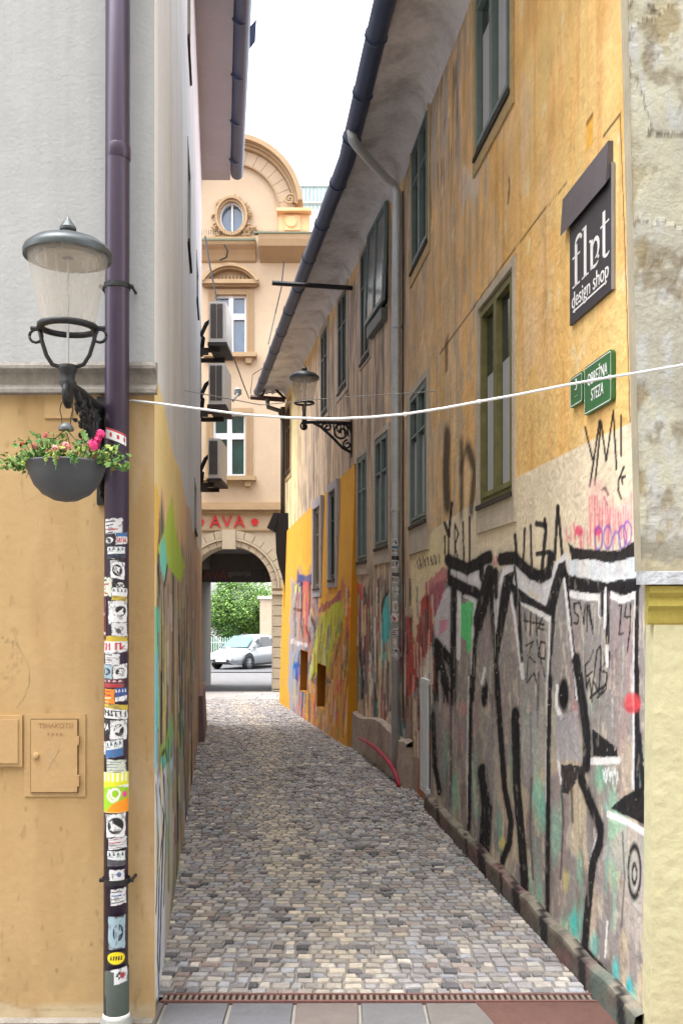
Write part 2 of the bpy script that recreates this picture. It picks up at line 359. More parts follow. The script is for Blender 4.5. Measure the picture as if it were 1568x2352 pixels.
# ------------------------------------------------------------------ windows
def window(parent, fr, x0, x1, z0, z1, fm, pm=None, sm=None, rec=.05, sur=.07, cols_=2, bars=(.33,), sky_reflection=False, sill=True, label=None, surp=.014, apron=.0):
    a0, a1 = fr.sx(x0), fr.sx(x1)
    return window_s(parent, fr, a0, a1, z0, z1, fm, pm, sm, rec, sur, cols_, bars, sky_reflection, sill, label, surp, apron)
def window_s(parent, fr, a0, a1, z0, z1, fm, pm=None, sm=None, rec=.05, sur=.07, cols_=2, bars=(.33,), sky_reflection=False, sill=True, label=None, surp=.014, apron=0.):
    pm = pm or pane_m; mb = MB(); t = min(.038, (a1 - a0) * .07); d0, d1 = -rec - .04, -rec
    fr.box(mb, a0, a0 + t, z0, z1, d0, d1); fr.box(mb, a1 - t, a1, z0, z1, d0, d1)
    fr.box(mb, a0 + t, a1 - t, z0, z0 + t, d0, d1); fr.box(mb, a0 + t, a1 - t, z1 - t, z1, d0, d1)
    n = cols_; wds = (a1 - a0 - 2 * t) / n
    for i in range(n):
        l = a0 + t + i * wds + .003; r = l + wds - .006; q = t * .8
        e0, e1 = d0 + .004, d1 + .012
        fr.box(mb, l, l + q, z0 + t, z1 - t, e0, e1); fr.box(mb, r - q, r, z0 + t, z1 - t, e0, e1)
        fr.box(mb, l + q, r - q, z0 + t, z0 + t + q, e0, e1); fr.box(mb, l + q, r - q, z1 - t - q, z1 - t, e0, e1)
        for b in bars:
            zb = z1 - (z1 - z0) * b; fr.box(mb, l + q, r - q, zb - q * .35, zb + q * .35, e0, e1 - .004)
    wdw = build(mb, 'window', fm, parent)
    if label: wdw['label'] = label
    mb = MB(); fr.box(mb, a0 + t, a1 - t, z0 + t, z1 - t, d0 + .008, d0 + .014); build(mb, 'pane', pm, wdw)
    if sky_reflection:  # pale panels on the glass, coloured to stand in for reflected sky
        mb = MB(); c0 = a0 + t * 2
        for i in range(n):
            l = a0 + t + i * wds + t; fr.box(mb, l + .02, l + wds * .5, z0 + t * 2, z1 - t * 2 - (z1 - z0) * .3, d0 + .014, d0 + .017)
        build(mb, 'sky_reflection', sky_reflection_m, wdw)
    if sm:
        mb = MB(); dd = -rec - .045; w_ = sur
        fr.box(mb, a0 - w_, a0, z0 - w_ - apron, z1 + w_, dd, surp); fr.box(mb, a1, a1 + w_, z0 - w_ - apron, z1 + w_, dd, surp)
        fr.box(mb, a0, a1, z1, z1 + w_, dd, surp); fr.box(mb, a0, a1, z0 - w_ - apron, z0, dd, surp)
        build(mb, 'surround', sm, wdw)
    if sill:
        mb = MB(); fr.box(mb, a0 - .01, a1 + .01, z0 - .03, z0 - .002, -rec, surp + .014); build(mb, 'sill', sill_m, wdw)
    return wdw
def hole(fr, x0, x1, z0, z1): return (fr.sx(x0), fr.sx(x1), z0, z1)

# ------------------------------------------------------------------ house on the right of the alley
H = empty('ochre_house', (1.5, 10, 0), 'long ochre house along the right side of the alley with graffiti and green windows', 'house')
NWIN = [  # x0, x1, z0, z1, frame, surround
 (1094, 1175, 4.66, 5.85, green_frame, surround2_m, dict(rec=-.004, sur=.06, apron=.05, bars=(.2,), sky_reflection=True)),
 (1101, 1180, 2.33, 3.62, moss_frame, surround_m, dict(rec=.006, sur=.05, apron=.13, bars=(), sky_reflection=True)),
 (946, 985, 4.76, 5.9, green_frame, surround2_m, dict(rec=-.004, sur=.06, apron=.06)),
 (943, 982, 2.42, 3.62, green_frame, surround_m, dict(rec=-.004, sur=.06, apron=.2, sky_reflection=True))]
FWIN = [
 (857, 893, 4.86, 5.9, grey_frame, surround_m, dict(rec=-.004, sur=.05)),
 (829, 850, 4.56, 5.85, grey_frame, surround_m, dict(rec=-.004, sur=.06)),
 (777, 797, 4.56, 5.82, grey_frame, surround_m, dict(rec=-.004, sur=.1)),
 (738, 753, 4.54, 5.78, grey_frame, surround_m, dict(rec=-.004, sur=.1)),
 (656.5, 667.5, 4.3, 5.6, mat('brown_window_paint', '#5f4238', .6), surround2_m, dict(rec=-.002, sur=.12)),
 (862, 893, 2.32, 3.52, green_frame, surround_m, dict(rec=-.004, sur=.06, apron=.12, sky_reflection=True)),
 (822, 844, 2.22, 3.47, green_frame, surround_m, dict(rec=-.004, sur=.06, apron=.1, sky_reflection=True)),
 (767, 783, 2.06, 3.27, mat('bottle_green_paint', '#2c4636', .5), surround3_m, dict(rec=-.035, sur=.11, surp=.085)),
 (731, 746, 1.97, 3.19, mat('taupe_shutter', '#8a7f68', .7), surround3_m, dict(rec=-.035, sur=.13, surp=.085, pm=mat('taupe_blind', '#9b8f72', .7)))]
T5 = lambda l: [(784 + .5 * x, 1568 + .5 * y) for x, y in l]      # tracing units of the lower, middle and right sheets
T4 = lambda l: [(784 + .5 * x, 784 + .5 * y) for x, y in l]
TA = lambda l: [(940.8 + .24 * x, 1003.5 + .24 * y) for x, y in l]
TB = lambda l: [(1223 + .24 * x, 1003.5 + .24 * y) for x, y in l]
TF = lambda l: [(627.2 + .24 * x, 1003.5 + .24 * y) for x, y in l]
K = '#1f1d22'; WH = '#d6d6de'; SV = '#726f71'
def paint_near(S, Z, x, y):
    n = len(x); st_ = fbm(S * 9, Z * 1.1, 3); fine = fbm(S * 30, Z * 22, 4); big = fbm(S * 1.6, Z * 1.6, 8); v2 = fbm(S * 22, Z * 2.2, 12)
    c = np.tile(lin('#c99d60'), (n, 1))
    def mx(a, col): 
        nonlocal c
        a = np.clip(a, 0, 1)[:, None]; c = c * (1 - a) + lin(col) * a
    mx((st_ - .45) * 1.6, '#bd8a3c'); mx((big - .5) * 2.0, '#d3b078')
    lft = np.clip((1130 - x) / 150, 0, 1)
    mx(lft * .5, '#a89274'); mx(np.clip((1290 - x) / 80, 0, 1) * np.clip((fbm(S * 3, Z * 1.6, 38, 6) - .52) * 8, 0, 1) * .5, '#b5a78e'); mx(np.clip((fbm(S * 3, Z * 2, 39, 6) - .5) * 3, 0, 1) * .35, '#a88d5e'); mx(lft * np.clip((v2 - .47) * 5, 0, 1) * .5, '#8e7d68')
    mx(np.clip((985 - x) / 60, 0, 1) * .5, '#a3907c')
    # dirty peeled upper wall below the eave
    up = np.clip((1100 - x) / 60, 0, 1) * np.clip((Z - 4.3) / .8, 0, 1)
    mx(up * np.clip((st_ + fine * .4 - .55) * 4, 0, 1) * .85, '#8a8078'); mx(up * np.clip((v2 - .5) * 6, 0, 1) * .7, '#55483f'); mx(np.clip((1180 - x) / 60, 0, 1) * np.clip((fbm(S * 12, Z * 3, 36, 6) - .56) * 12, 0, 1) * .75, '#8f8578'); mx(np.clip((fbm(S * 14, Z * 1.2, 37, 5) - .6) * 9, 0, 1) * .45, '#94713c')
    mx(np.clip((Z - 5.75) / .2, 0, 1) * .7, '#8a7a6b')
    # streaks and flakes
    mx(np.clip((fbm(S * 26, Z * 1.0, 31) - .62) * 6, 0, 1) * .3, '#a97c3a')
    mx(np.clip((fbm(S * 7, Z * 5, 33) - .7) * 12, 0, 1) * .55, '#c9b58e')
    P = Paint(x, y, c)
    for a in range(9):    # lime runs under the upper window
        xx = 1066 + a * 4.2; P.stroke([(xx, 380 - a * 6 + random.random() * 60), (xx - 3, 430 + random.random() * 70)], 3 + random.random() * 5, '#b5a89a', .7)
    P.stroke([(1168, 408), (1170, 430), (1166, 465)], 3, '#4f4332', .9)
    for xx, y0, y1 in ((1330, 60, 190), (1290, 90, 160), (1388, 10, 90), (1230, 280, 420), (1300, 200, 240), (1250, 760, 900), (1290, 520, 640)):
        P.stroke([(xx, y0), (xx - 4, y1)], 3, '#b4842f', .35, soft=3)
    # grey corner strip
    m = np.clip((x - (1428 + y * .018)) / 3, 0, 1) * (y < 1330); mx_ = m * .75
    P.mix(np.arange(n), mx_, '#a8977a')
    P.stroke([(1424, 262), (1437, 640), (1450, 1100), (1462, 1330)], 2.5, '#4a3d30', .9)
    # ledge scar and bits
    P.stroke([(1424, 262), (1384, 312)], 3.2, '#3c3020', .95, ky=1); P.stroke([(1300, 418), (1245, 488), (1184, 566), (1088, 705), (1010, 812)], 3., '#4f3d22', .95, ky=1)
    P.poly([(1021, 790), (1030, 760), (1028, 850), (1022, 860)], '#5c4430', .8)
    P.poly([(1346, 285), (1361, 262), (1361, 330), (1346, 345)], '#c78a26', .9); P.stroke([(1346, 285), (1361, 262)], 3, '#6b4a22')
    P.stroke([(1018, 125), (1012, 165)], 9, '#7a4a2e', .9); P.blob(1017, 120, 5, 12, '#2b1d16')
    # beige overpainting
    P.poly([(944, 1280), (996, 1217), (1096, 1148), (1201, 1089), (1364, 1009), (1440, 975), (1500, 940), (1500, 1500), (944, 1500)], '#c4b8a2', .95, soft=2, rough=.5)
    P.poly([(944, 1262), (996, 1222), (1030, 1205), (1030, 1330), (944, 1400)], '#c9b78c', .8)
    # lower wall: grey ground of the big piece with worn limewash
    P.poly([(944, 1400), (1000, 1340), (1100, 1310), (1250, 1310), (1500, 1310), (1520, 2500), (900, 2500), (900, 1500)], SV, .96, soft=6, rough=2)
    low = np.clip((y - 1560) / 260, 0, 1) * np.clip((x - 985) / 20, 0, 1)
    i = np.arange(n)
    P.mix(i, low * np.clip((fbm(S * 5, Z * 3.2, 21, 6) - .5) * 9, 0, 1) * .55, '#b5a585')
    P.mix(i, low * np.clip((fbm(S * 6, Z * 2.6, 27, 6) - .58) * 9, 0, 1) * .6, '#5d5452')
    P.mix(i, low * np.clip((fbm(S * 5, Z * 3, 24, 5) - .6) * 10, 0, 1) * .65, '#5f9a86')
    mid = np.clip((y - 1380) / 60, 0, 1)
    P.mix(i, mid * np.clip((fbm(S * 10, Z * 2, 28, 5) - .58) * 8, 0, 1) * .4, '#8e6f72')
    P.mix(i, mid * np.clip((fbm(S * 22, Z * 9, 29, 4) - .62) * 9, 0, 1) * .45, '#b9ad98')
    P.mix(i, mid * np.clip((fbm(S * 30, Z * 3, 35, 4) - .6) * 7, 0, 1) * .3, '#655e5b')
    # teal, pink and yellow rests
    for (a, b, rx, ry, cc, al) in ((905, 520, 30, 70, '#5fae9b', .6), (920, 620, 25, 60, '#5fae9b', .55), (985, 700, 25, 120, '#6aa08d', .5), (1075, 1110, 22, 60, '#1f9c98', .8), (1160, 1210, 20, 60, '#2aa39b', .6), (1258, 1330, 16, 60, '#1c9a98', .75), (1320, 1400, 14, 45, '#12929c', .9),
                                   (1190, 440, 26, 60, '#5a9379', .75), (1375, 380, 15, 90, '#4f9488', .7), (740, 740, 12, 28, '#c9b02c', .7), (1380, 1190, 14, 40, '#b8a83a', .5), (545, 250, 20, 60, '#96676f', .4), (490, 150, 26, 90, '#96676f', .3), (560, 120, 22, 30, '#b5726f', .4), (1320, 1000, 20, 90, '#8f5a50', .35), (1070, 160, 18, 60, '#a3605f', .4), (1030, 910, 14, 50, '#b0a23c', .4)):
        X_, Y_ = T5([(a, b)])[0]; P.blob(X_, Y_, rx * .5, ry * .5, cc, al, soft=.9)
    P.poly(T5([(1200, 820), (1225, 800), (1290, 900), (1300, 1100), (1395, 1300), (1405, 700), (1300, 660), (1200, 760)]), '#8d8684', .75, rough=2)
    # soot spray above the lower window
    for pts, wd in (([(486, 440), (480, 600), (484, 740)], 34), ([(552, 470), (552, 620), (550, 800)], 16), ([(585, 500), (612, 590), (596, 770)], 26), ([(575, 480), (545, 600)], 9)):
        P.stroke(T4(pts), wd * .5, '#2e2724', .85, soft=7, ky=.3)
    # black tags
    for pts, wd in (([(335, 830), (372, 950), (402, 640)], 26), ([(335, 950), (338, 1190)], 16), ([(375, 900), (370, 1190)], 16), ([(430, 850), (430, 1190)], 14), ([(430, 830), (465, 930), (432, 1040), (466, 1200)], 14), ([(510, 820), (516, 1230)], 18), ([(570, 770), (575, 1260)], 18),
                    ([(1008, 950), (1024, 1200)], 30), ([(1100, 880), (1086, 1200)], 22), ([(1155, 850), (1166, 1270)], 22), ([(1415, 670), (1385, 1160)], 30), ([(1418, 670), (1456, 1120)], 28), ([(1290, 800), (1300, 900), (1262, 1290)], 34), ([(1212, 830), (1300, 850)], 30), ([(1210, 1120), (1340, 1100)], 22)):
        P.stroke(TA(pts), wd * .24, K, .95, ky=.5)
    for k in range(9): a = 70 + k * 26; P.stroke(TA([(a, 1170 - k * 6 + random.random() * 20), (a + random.uniform(-6, 14), 1260 - k * 8 + random.random() * 20)]), 2.2, '#3a302c', .9)
    for k in range(5): a = 90 + k * 36; P.stroke(TA([(a, 1160 - k * 6), (a + 22, 1240 - k * 8)]), 2., '#3a302c', .9)
    for pts in ([(1118, 395), (1152, 540)], [(1185, 365), (1140, 665)], [(1163, 660), (1192, 370), (1215, 550), (1248, 320), (1262, 585)], [(1283, 340), (1284, 525)], [(1195, 682), (1210, 672), (1224, 705)], [(1205, 718), (1220, 752)], [(1296, 578), (1272, 640), (1272, 690), (1284, 722)], [(1302, 620), (1286, 628), (1290, 655)]):
        P.stroke(T4(pts), 4.6, K, .95, ky=.7)
    # pink and purple scribbles
    P.poly(T4([(1130, 700), (1150, 640), (1200, 640), (1250, 760), (1330, 700), (1340, 880), (1140, 900)]), '#c98f90', .45, soft=12, rough=3)
    for k in range(26):
        a = 1030 + k * 12; P.stroke(T4([(a, (810 if k < 9 else 700) + random.random() * 90), (a + random.uniform(-8, 8), 900 + random.random() * 60)]), random.uniform(2, 4.5), random.choice(['#b03a58', '#c4607a', '#a63a5c']), .75, soft=2)
    for a in (1090, 1175): P.blob(*T4([(a, 870)])[0], 9, 12, '#b22c58', .9)
    for a, b in ((1180, 905), (1222, 900), (1290, 900), (1262, 930), (1313, 880)): P.blob(*T4([(a, b)])[0], 9, 26, '#5b4390', .85, ring=.16)
    for k in range(10): P.stroke(T4([(676 + k * 12, 985 + random.random() * 20), (680 + k * 11, 1020)]), 3.5, '#ad3550', .8)
    # the big letters: pale outline, then black
    for pts in ([(370, 1190), (450, 1265), (560, 1310), (660, 1250), (700, 1190), (660, 1440), (640, 1470), (500, 1430), (400, 1380)],
                [(690, 1240), (780, 1190), (835, 1450), (890, 1250), (1000, 1200), (1040, 1260), (1150, 1350), (1260, 1400), (1350, 1260), (1490, 1100), (1560, 1300), (1500, 1200), (1400, 1400), (1330, 1640), (1200, 1620), (1030, 1440), (1035, 1520), (1000, 1500), (985, 1330), (900, 1340), (860, 1500), (822, 1900), (800, 1800), (780, 1500), (765, 1330), (700, 1480), (640, 1720), (628, 1720), (650, 1450)]):
        P.poly(TA(pts), '#c9c8cf', .95, rough=.7)
    P.poly(TB([(320, 1100), (340, 1180), (1045, 1140), (1035, 1370), (900, 1390), (700, 1400), (330, 1340)]), '#c3c9cf', .95)
    for k in range(26): P.stroke(TB([(350 + k * 26, 1180), (350 + k * 26 + random.uniform(-12, 12), 1330)]), random.uniform(2, 5), random.choice(['#9db6c4', '#d9cdbb', '#a9a9b8', '#c0a9b4']), .5, soft=3)
    P.poly(TA([(1110, 1460), (1180, 1520), (1260, 1560), (1180, 1500)]), '#c9a13a', .9)
    P.poly(TA([(150, 1400), (330, 1230), (375, 1300), (330, 1500), (240, 1720), (220, 1600), (150, 1560)]), '#8f3f55', .8, rough=2.5)
    P.poly(TA([(330, 1480), (400, 1380), (405, 2100), (250, 1960), (230, 1750)]), '#b7b4bb', .95)
    P.poly(TA([(285, 1760), (370, 1740), (350, 1850), (280, 1900)]), '#b5567c', .7)
    P.poly(TA([(0, 1740), (140, 1500), (225, 1650), (230, 1880), (190, 2050), (110, 2200), (60, 2420), (0, 2500), (-60, 2500), (-60, 1700)]), '#a4372a', .85, rough=3)
    P.poly(TA([(30, 1600), (75, 1560), (60, 2100), (20, 1900)]), '#cdb694', .9, rough=2)
    P.poly(TA([(100, 2200), (210, 1980), (235, 2352), (200, 2700), (60, 2800)]), '#b9aca4', .8, rough=3)
    P.poly(TA([(480, 1610), (625, 1550), (625, 1930), (560, 2090), (540, 1950), (478, 1900)]), '#3fae66', .9, rough=2)
    whites = [([(470, 1450), (465, 2100)], 22), ([(500, 1500), (630, 1570)], 14), ([(628, 1560), (605, 1900), (590, 2500)], 16), ([(965, 1470), (1010, 1750), (1080, 2290)], 20), ([(1075, 1570), (1180, 1640), (1350, 1745), (1325, 2500)], 22), ([(275, 2110), (400, 2400)], 16), ([(690, 2352), (715, 2230)], 14), ([(700, 1480), (640, 1760)], 14)]
    for pts, wd in whites: P.stroke(TA(pts), wd * .24 * 1.5 + 1.5, WH, .95, ky=.5)
    blacks = [([(370, 1180), (450, 1225), (550, 1265), (650, 1215), (700, 1175), (760, 1150)], 38), ([(870, 1170), (960, 1160), (1010, 1160), (1060, 1215), (1150, 1300), (1250, 1345), (1330, 1300), (1350, 1150)], 38),
              ([(400, 1385), (500, 1440), (640, 1495)], 34), ([(418, 1400), (412, 2500)], 34), ([(260, 1990), (410, 2170)], 34), ([(255, 1960), (238, 2500)], 22), ([(272, 2130), (390, 2500)], 46),
              ([(765, 1320), (720, 1500), (655, 1760)], 62), ([(655, 1750), (618, 2000), (600, 2500)], 22), ([(780, 1340), (792, 1750), (820, 2050), (835, 2500)], 22), ([(680, 1250), (690, 1350)], 26), ([(822, 1280), (824, 1520)], 22), ([(505, 1440), (505, 1500)], 14),
              ([(375, 1190), (380, 1400)], 18), ([(1000, 1250), (1030, 1500)], 10)]
    rd = random.Random(77)
    for pts, wd in blacks: P.stroke(TA(pts), wd * .24 * 1.9 + 5, '#3a383c', .35, soft=6, ky=.5)
    for pts, wd in blacks:
        P.stroke(TA(pts), wd * .24 * 1.5 + 1.4, K, .97, ky=.5, soft=2, rough=.9)
        for q in TA(pts):
            if rd.random() < .5: P.stroke([q, (q[0] + rd.uniform(-2, 2), q[1] + rd.uniform(20, 70))], 1.5, K, .7, soft=1.5)
    for pts in ([(900, 1330), (1000, 1280), (985, 1420), (905, 1800), (840, 2170), (810, 2000), (855, 1650), (880, 1450)], [(960, 1370), (1020, 1440), (1060, 1600), (1068, 1800), (1088, 2160), (1060, 2160), (1020, 1750), (972, 1480)],
                [(1030, 1440), (1150, 1530), (1300, 1620), (1310, 1600), (1360, 1400), (1420, 1220), (1490, 1180), (1500, 1290), (1450, 1400), (1390, 1680), (1392, 1780), (1360, 2100), (1345, 2500), (1318, 2500), (1340, 2000), (1350, 1720), (1200, 1640), (1060, 1580)],
                [(700, 2500), (720, 2280), (745, 2380), (750, 2500)]):
        P.poly(TA(pts), K, .97, rough=.6)
    for pts in ([(330, 1000), (400, 1060), (600, 1080), (830, 1090), (950, 1010), (1045, 950), (1045, 1130), (960, 1150), (820, 1195), (700, 1205), (600, 1175), (370, 1180)], [(290, 1240), (345, 1320), (700, 1390), (1025, 1340), (1020, 1460), (880, 1525), (760, 1475), (640, 1515), (345, 1465), (370, 1700), (440, 2500), (405, 2500), (350, 1900), (310, 1500)]):
        P.poly(TB(pts), K, .97, rough=1.2)
    for pts, wd in (([(370, 1505), (500, 1530), (640, 1540), (645, 1700)], 34), ([(740, 1510), (850, 1565), (985, 1510)], 34), ([(697, 1470), (690, 1810)], 26), ([(985, 1500), (958, 2500)], 20), ([(300, 1370), (345, 1750), (425, 2500)], 22), ([(710, 2020), (720, 2180)], 30)): P.stroke(TB(pts), wd * .24, WH, .95, ky=.5)
    for pts, wd in (([(662, 1500), (656, 1690)], 38), ([(725, 1460), (715, 1960)], 34), ([(1012, 1400), (995, 1800), (985, 2500)], 44)): P.stroke(TB(pts), wd * .24, K, .97, ky=.5)
    for pts in ([(440, 1585), (395, 1600), (400, 1680), (440, 1720), (430, 1790), (395, 1780)], [(450, 1590), (490, 1790), (500, 1600)], [(520, 1860), (518, 1590), (578, 1880), (540, 1600)], [(820, 1610), (850, 1610), (835, 1780), (825, 1890), (868, 1880)], [(893, 1610), (880, 1725), (935, 1725)], [(935, 1600), (930, 1850), (903, 2060)],
                [(580, 2040), (545, 2140), (500, 2190), (520, 2420)], [(520, 2290), (570, 2250)], [(560, 2500), (615, 2050), (650, 2000), (655, 2120), (630, 2450)], [(670, 2060), (690, 2170), (640, 2230), (710, 2260), (700, 2420), (620, 2500)], [(735, 2060), (730, 2200)]):
        P.stroke(TB(pts), 3.2, K, .95, ky=.6)
    for pts in ([(1100, 1680), (1110, 1850)], [(1160, 1680), (1150, 1900)], [(1210, 1700), (1215, 1900)], [(1270, 1730), (1225, 1830), (1300, 1850)], [(1110, 2000), (1180, 1960), (1130, 2090), (1200, 2160)], [(1215, 1950), (1290, 2300)], [(1250, 1980), (1225, 2100), (1290, 2130), (1310, 1980), (1250, 1960)], [(1120, 2352), (1190, 2260), (1210, 2352)], [(1140, 2060), (1120, 2330)], [(1095, 1760), (1290, 1800)], [(340, 2000), (330, 2070), (360, 2100)]):
        P.stroke(TA(pts), 2.8, K, .9, ky=.6)
    # fine runs and worn patches inside the letters
    rk = random.Random(41)
    for k in range(150):
        a = rk.uniform(1005, 1478); b = rk.uniform(1340, 1620); P.stroke([(a, b), (a + rk.uniform(-2, 2), b + rk.uniform(20, 110))], rk.uniform(1.2, 3), rk.choice(['#6a6464', '#b3aea8', '#7d7070', '#a89c88', '#5a5658', '#98a09c', '#a08088']), rk.uniform(.25, .6), soft=2)
    for k in range(120):
        a = rk.uniform(1000, 1485); b = rk.uniform(1640, 2200); P.stroke([(a, b), (a + rk.uniform(-4, 4), b + rk.uniform(20, 130))], rk.uniform(1.5, 6), rk.choice(['#5f5a58', '#bdb298', '#6f5b50', '#b8a888', '#4f8a7c', '#77706c', '#a5987f', '#8c6f4e']), rk.uniform(.25, .6), soft=3)
    # lower sheet
    lo_b = [([(420, 150), (428, 380), (450, 500)], 11), ([(595, -20), (590, 300), (585, 670)], 9), ([(650, 420), (668, 560), (655, 760)], 30), ([(712, -40), (730, 230), (748, 480), (778, 640), (770, 740), (740, 815)], 14), ([(798, 150), (805, 480), (830, 760), (842, 940)], 22), ([(957, -20), (950, 300), (946, 1040)], 11),
            ([(1078, -100), (1108, 100), (1128, 250), (1125, 380)], 22), ([(1100, 440), (1145, 560), (1190, 670), (1185, 740), (1155, 820), (1135, 1000), (1115, 1230)], 19), ([(1355, -50), (1358, 250), (1355, 520)], 14), ([(1368, 250), (1385, 480)], 12), ([(1110, 1240), (1200, 1340), (1290, 1460), (1390, 1540)], 22)]
    lo_w = [([(585, -20), (580, 640)], 7), ([(948, -20), (940, 540)], 7), ([(1095, 40), (1118, 250), (1118, 360)], 9), ([(1345, -20), (1340, 480)], 9), ([(990, 20), (985, 110), (1010, 160)], 9), ([(1150, 362), (1275, 358)], 11), ([(1225, 605), (1310, 640), (1400, 695)], 11), ([(992, 330), (1012, 480)], 7), ([(1175, 700), (1140, 830)], 6), ([(788, 180), (795, 500)], 6), ([(1220, 1100), (1210, 1260)], 4)]
    for pts, wd in lo_w: P.stroke(T5(pts), wd * .5 * 1.3 + 1, WH, .95, ky=.5)
    for pts, wd in lo_b:
        P.stroke(T5(pts), wd * .5 * 1.9 + 4, '#3a383c', .3, soft=5, ky=.5); P.stroke(T5(pts), wd * .5 * 1.5 + 1.6, K, .97, ky=.5, soft=2, rough=.9)
    P.poly(T5([(1150, 215), (1180, 235), (1265, 300), (1268, 342), (1155, 342)]), K, .97); P.poly(T5([(1235, 578), (1300, 520), (1385, 480), (1408, 600), (1402, 660), (1320, 620)]), K, .97)
    P.poly(T5([(1005, 375), (1125, 385), (1118, 440), (1090, 415), (1070, 470), (1040, 520), (1010, 500)]), '#302b2e', .95, rough=2)
    P.blob(*T5([(1020, 55)])[0], 12, 38, K); P.blob(*T5([(655, 65)])[0], 7, 25, K); P.blob(*T5([(1335, 95)])[0], 20, 24, '#b03038', .85)
    P.blob(*T5([(1345, 870)])[0], 14, 58, K, .95, ring=.16); P.blob(*T5([(1345, 880)])[0], 5, 22, K, .95, ring=.3)
    for k in range(12): P.stroke(T5([(1200 + k * 6, 390 + random.random() * 30), (1204 + k * 6, 420 + random.random() * 50)]), 2, '#d7dde0', .8)
    for pts in ([(1125, 20), (1140, -20), (1150, 85)], [(1140, 70), (1200, 20)], [(1160, 0), (1185, 60), (1215, 0)], [(490, 20), (510, 60)], [(440, 10), (445, 80)], [(470, 20), (470, 90)]): P.stroke(T5(pts), 3, K, .9)
    for pts, wd in (([(868, 150), (872, 420), (866, 700), (880, 900)], 5), ([(1010, 480), (1018, 640), (1006, 900)], 5), ([(500, 80), (505, 330), (498, 560)], 5), ([(1055, 480), (1062, 640)], 5), ([(1290, 690), (1300, 900), (1285, 1120)], 4), ([(905, -40), (900, 200)], 5), ([(690, 60), (694, 300)], 4)): P.stroke(T5(pts), wd, '#4b474a', .8, soft=2, ky=.5)
    P.poly(T5([(650, 150), (700, 120), (730, 420), (700, 620), (660, 420)]), '#7b7678', .6, rough=3); P.poly(T5([(815, 160), (935, 120), (935, 380), (840, 460)]), '#7f7c7e', .6, rough=3); P.poly(T5([(975, 160), (1085, 130), (1100, 360), (985, 360)]), '#86838a', .8, rough=2)
    wr = np.clip((fbm(S * 24, Z * 14, 91, 5) - .67) * 8, 0, 1) * np.clip((y - 1280) / 60, 0, 1); P.mix(i, wr * .5, '#7d7670'); P.mix(i, np.clip((fbm(S * 40, Z * 30, 92, 3) - .8) * 9, 0, 1) * np.clip((y - 1280) / 60, 0, 1) * .4, '#cfc6b4')
    # crumbling edge beside the cellar window
    P.poly([(930, 1600), (975, 1595), (975, 1900), (930, 1900)], '#8a7466', .7, rough=3); P.poly([(962, 1605), (972, 1610), (972, 1860), (958, 1850)], '#94562f', .8, rough=1.5)
    for k in range(90):
        a = random.uniform(918, 1000); b = random.uniform(1320, 1700); P.stroke([(a, b), (a + random.uniform(-3, 3), b + random.uniform(30, 90))], random.uniform(2, 4), random.choice(['#2d2a2c', '#c5b596', '#41585f', '#8a3a2a', '#cfc6b8', '#6f5f54']), .7)
    return P.c
near_z1 = 6.05
holesN = [hole(NR, a, b, c, d) for a, b, c, d, *_ in NWIN]
ssN = [NR.sx(x) for x in np.arange(868, 1495, 2.2)] + [v for h in holesN for v in h[:2]] + [0, NR.L]
ssN = [s for s in ssN if 0 <= s <= NR.L]
zsN = list(np.arange(-.05, 2.7, .0065)) + list(np.arange(2.7, near_z1, .0125)) + [v for h in holesN for v in h[2:]]
grid_wall('wall', NR, ssN, zsN, holesN, paint_near, plaster_v, H, k=.88, sat=.92)
for a, b, c, d, fm, sm, kw in NWIN: window(H, NR, a, b, c, d, fm, sm=sm, **kw)

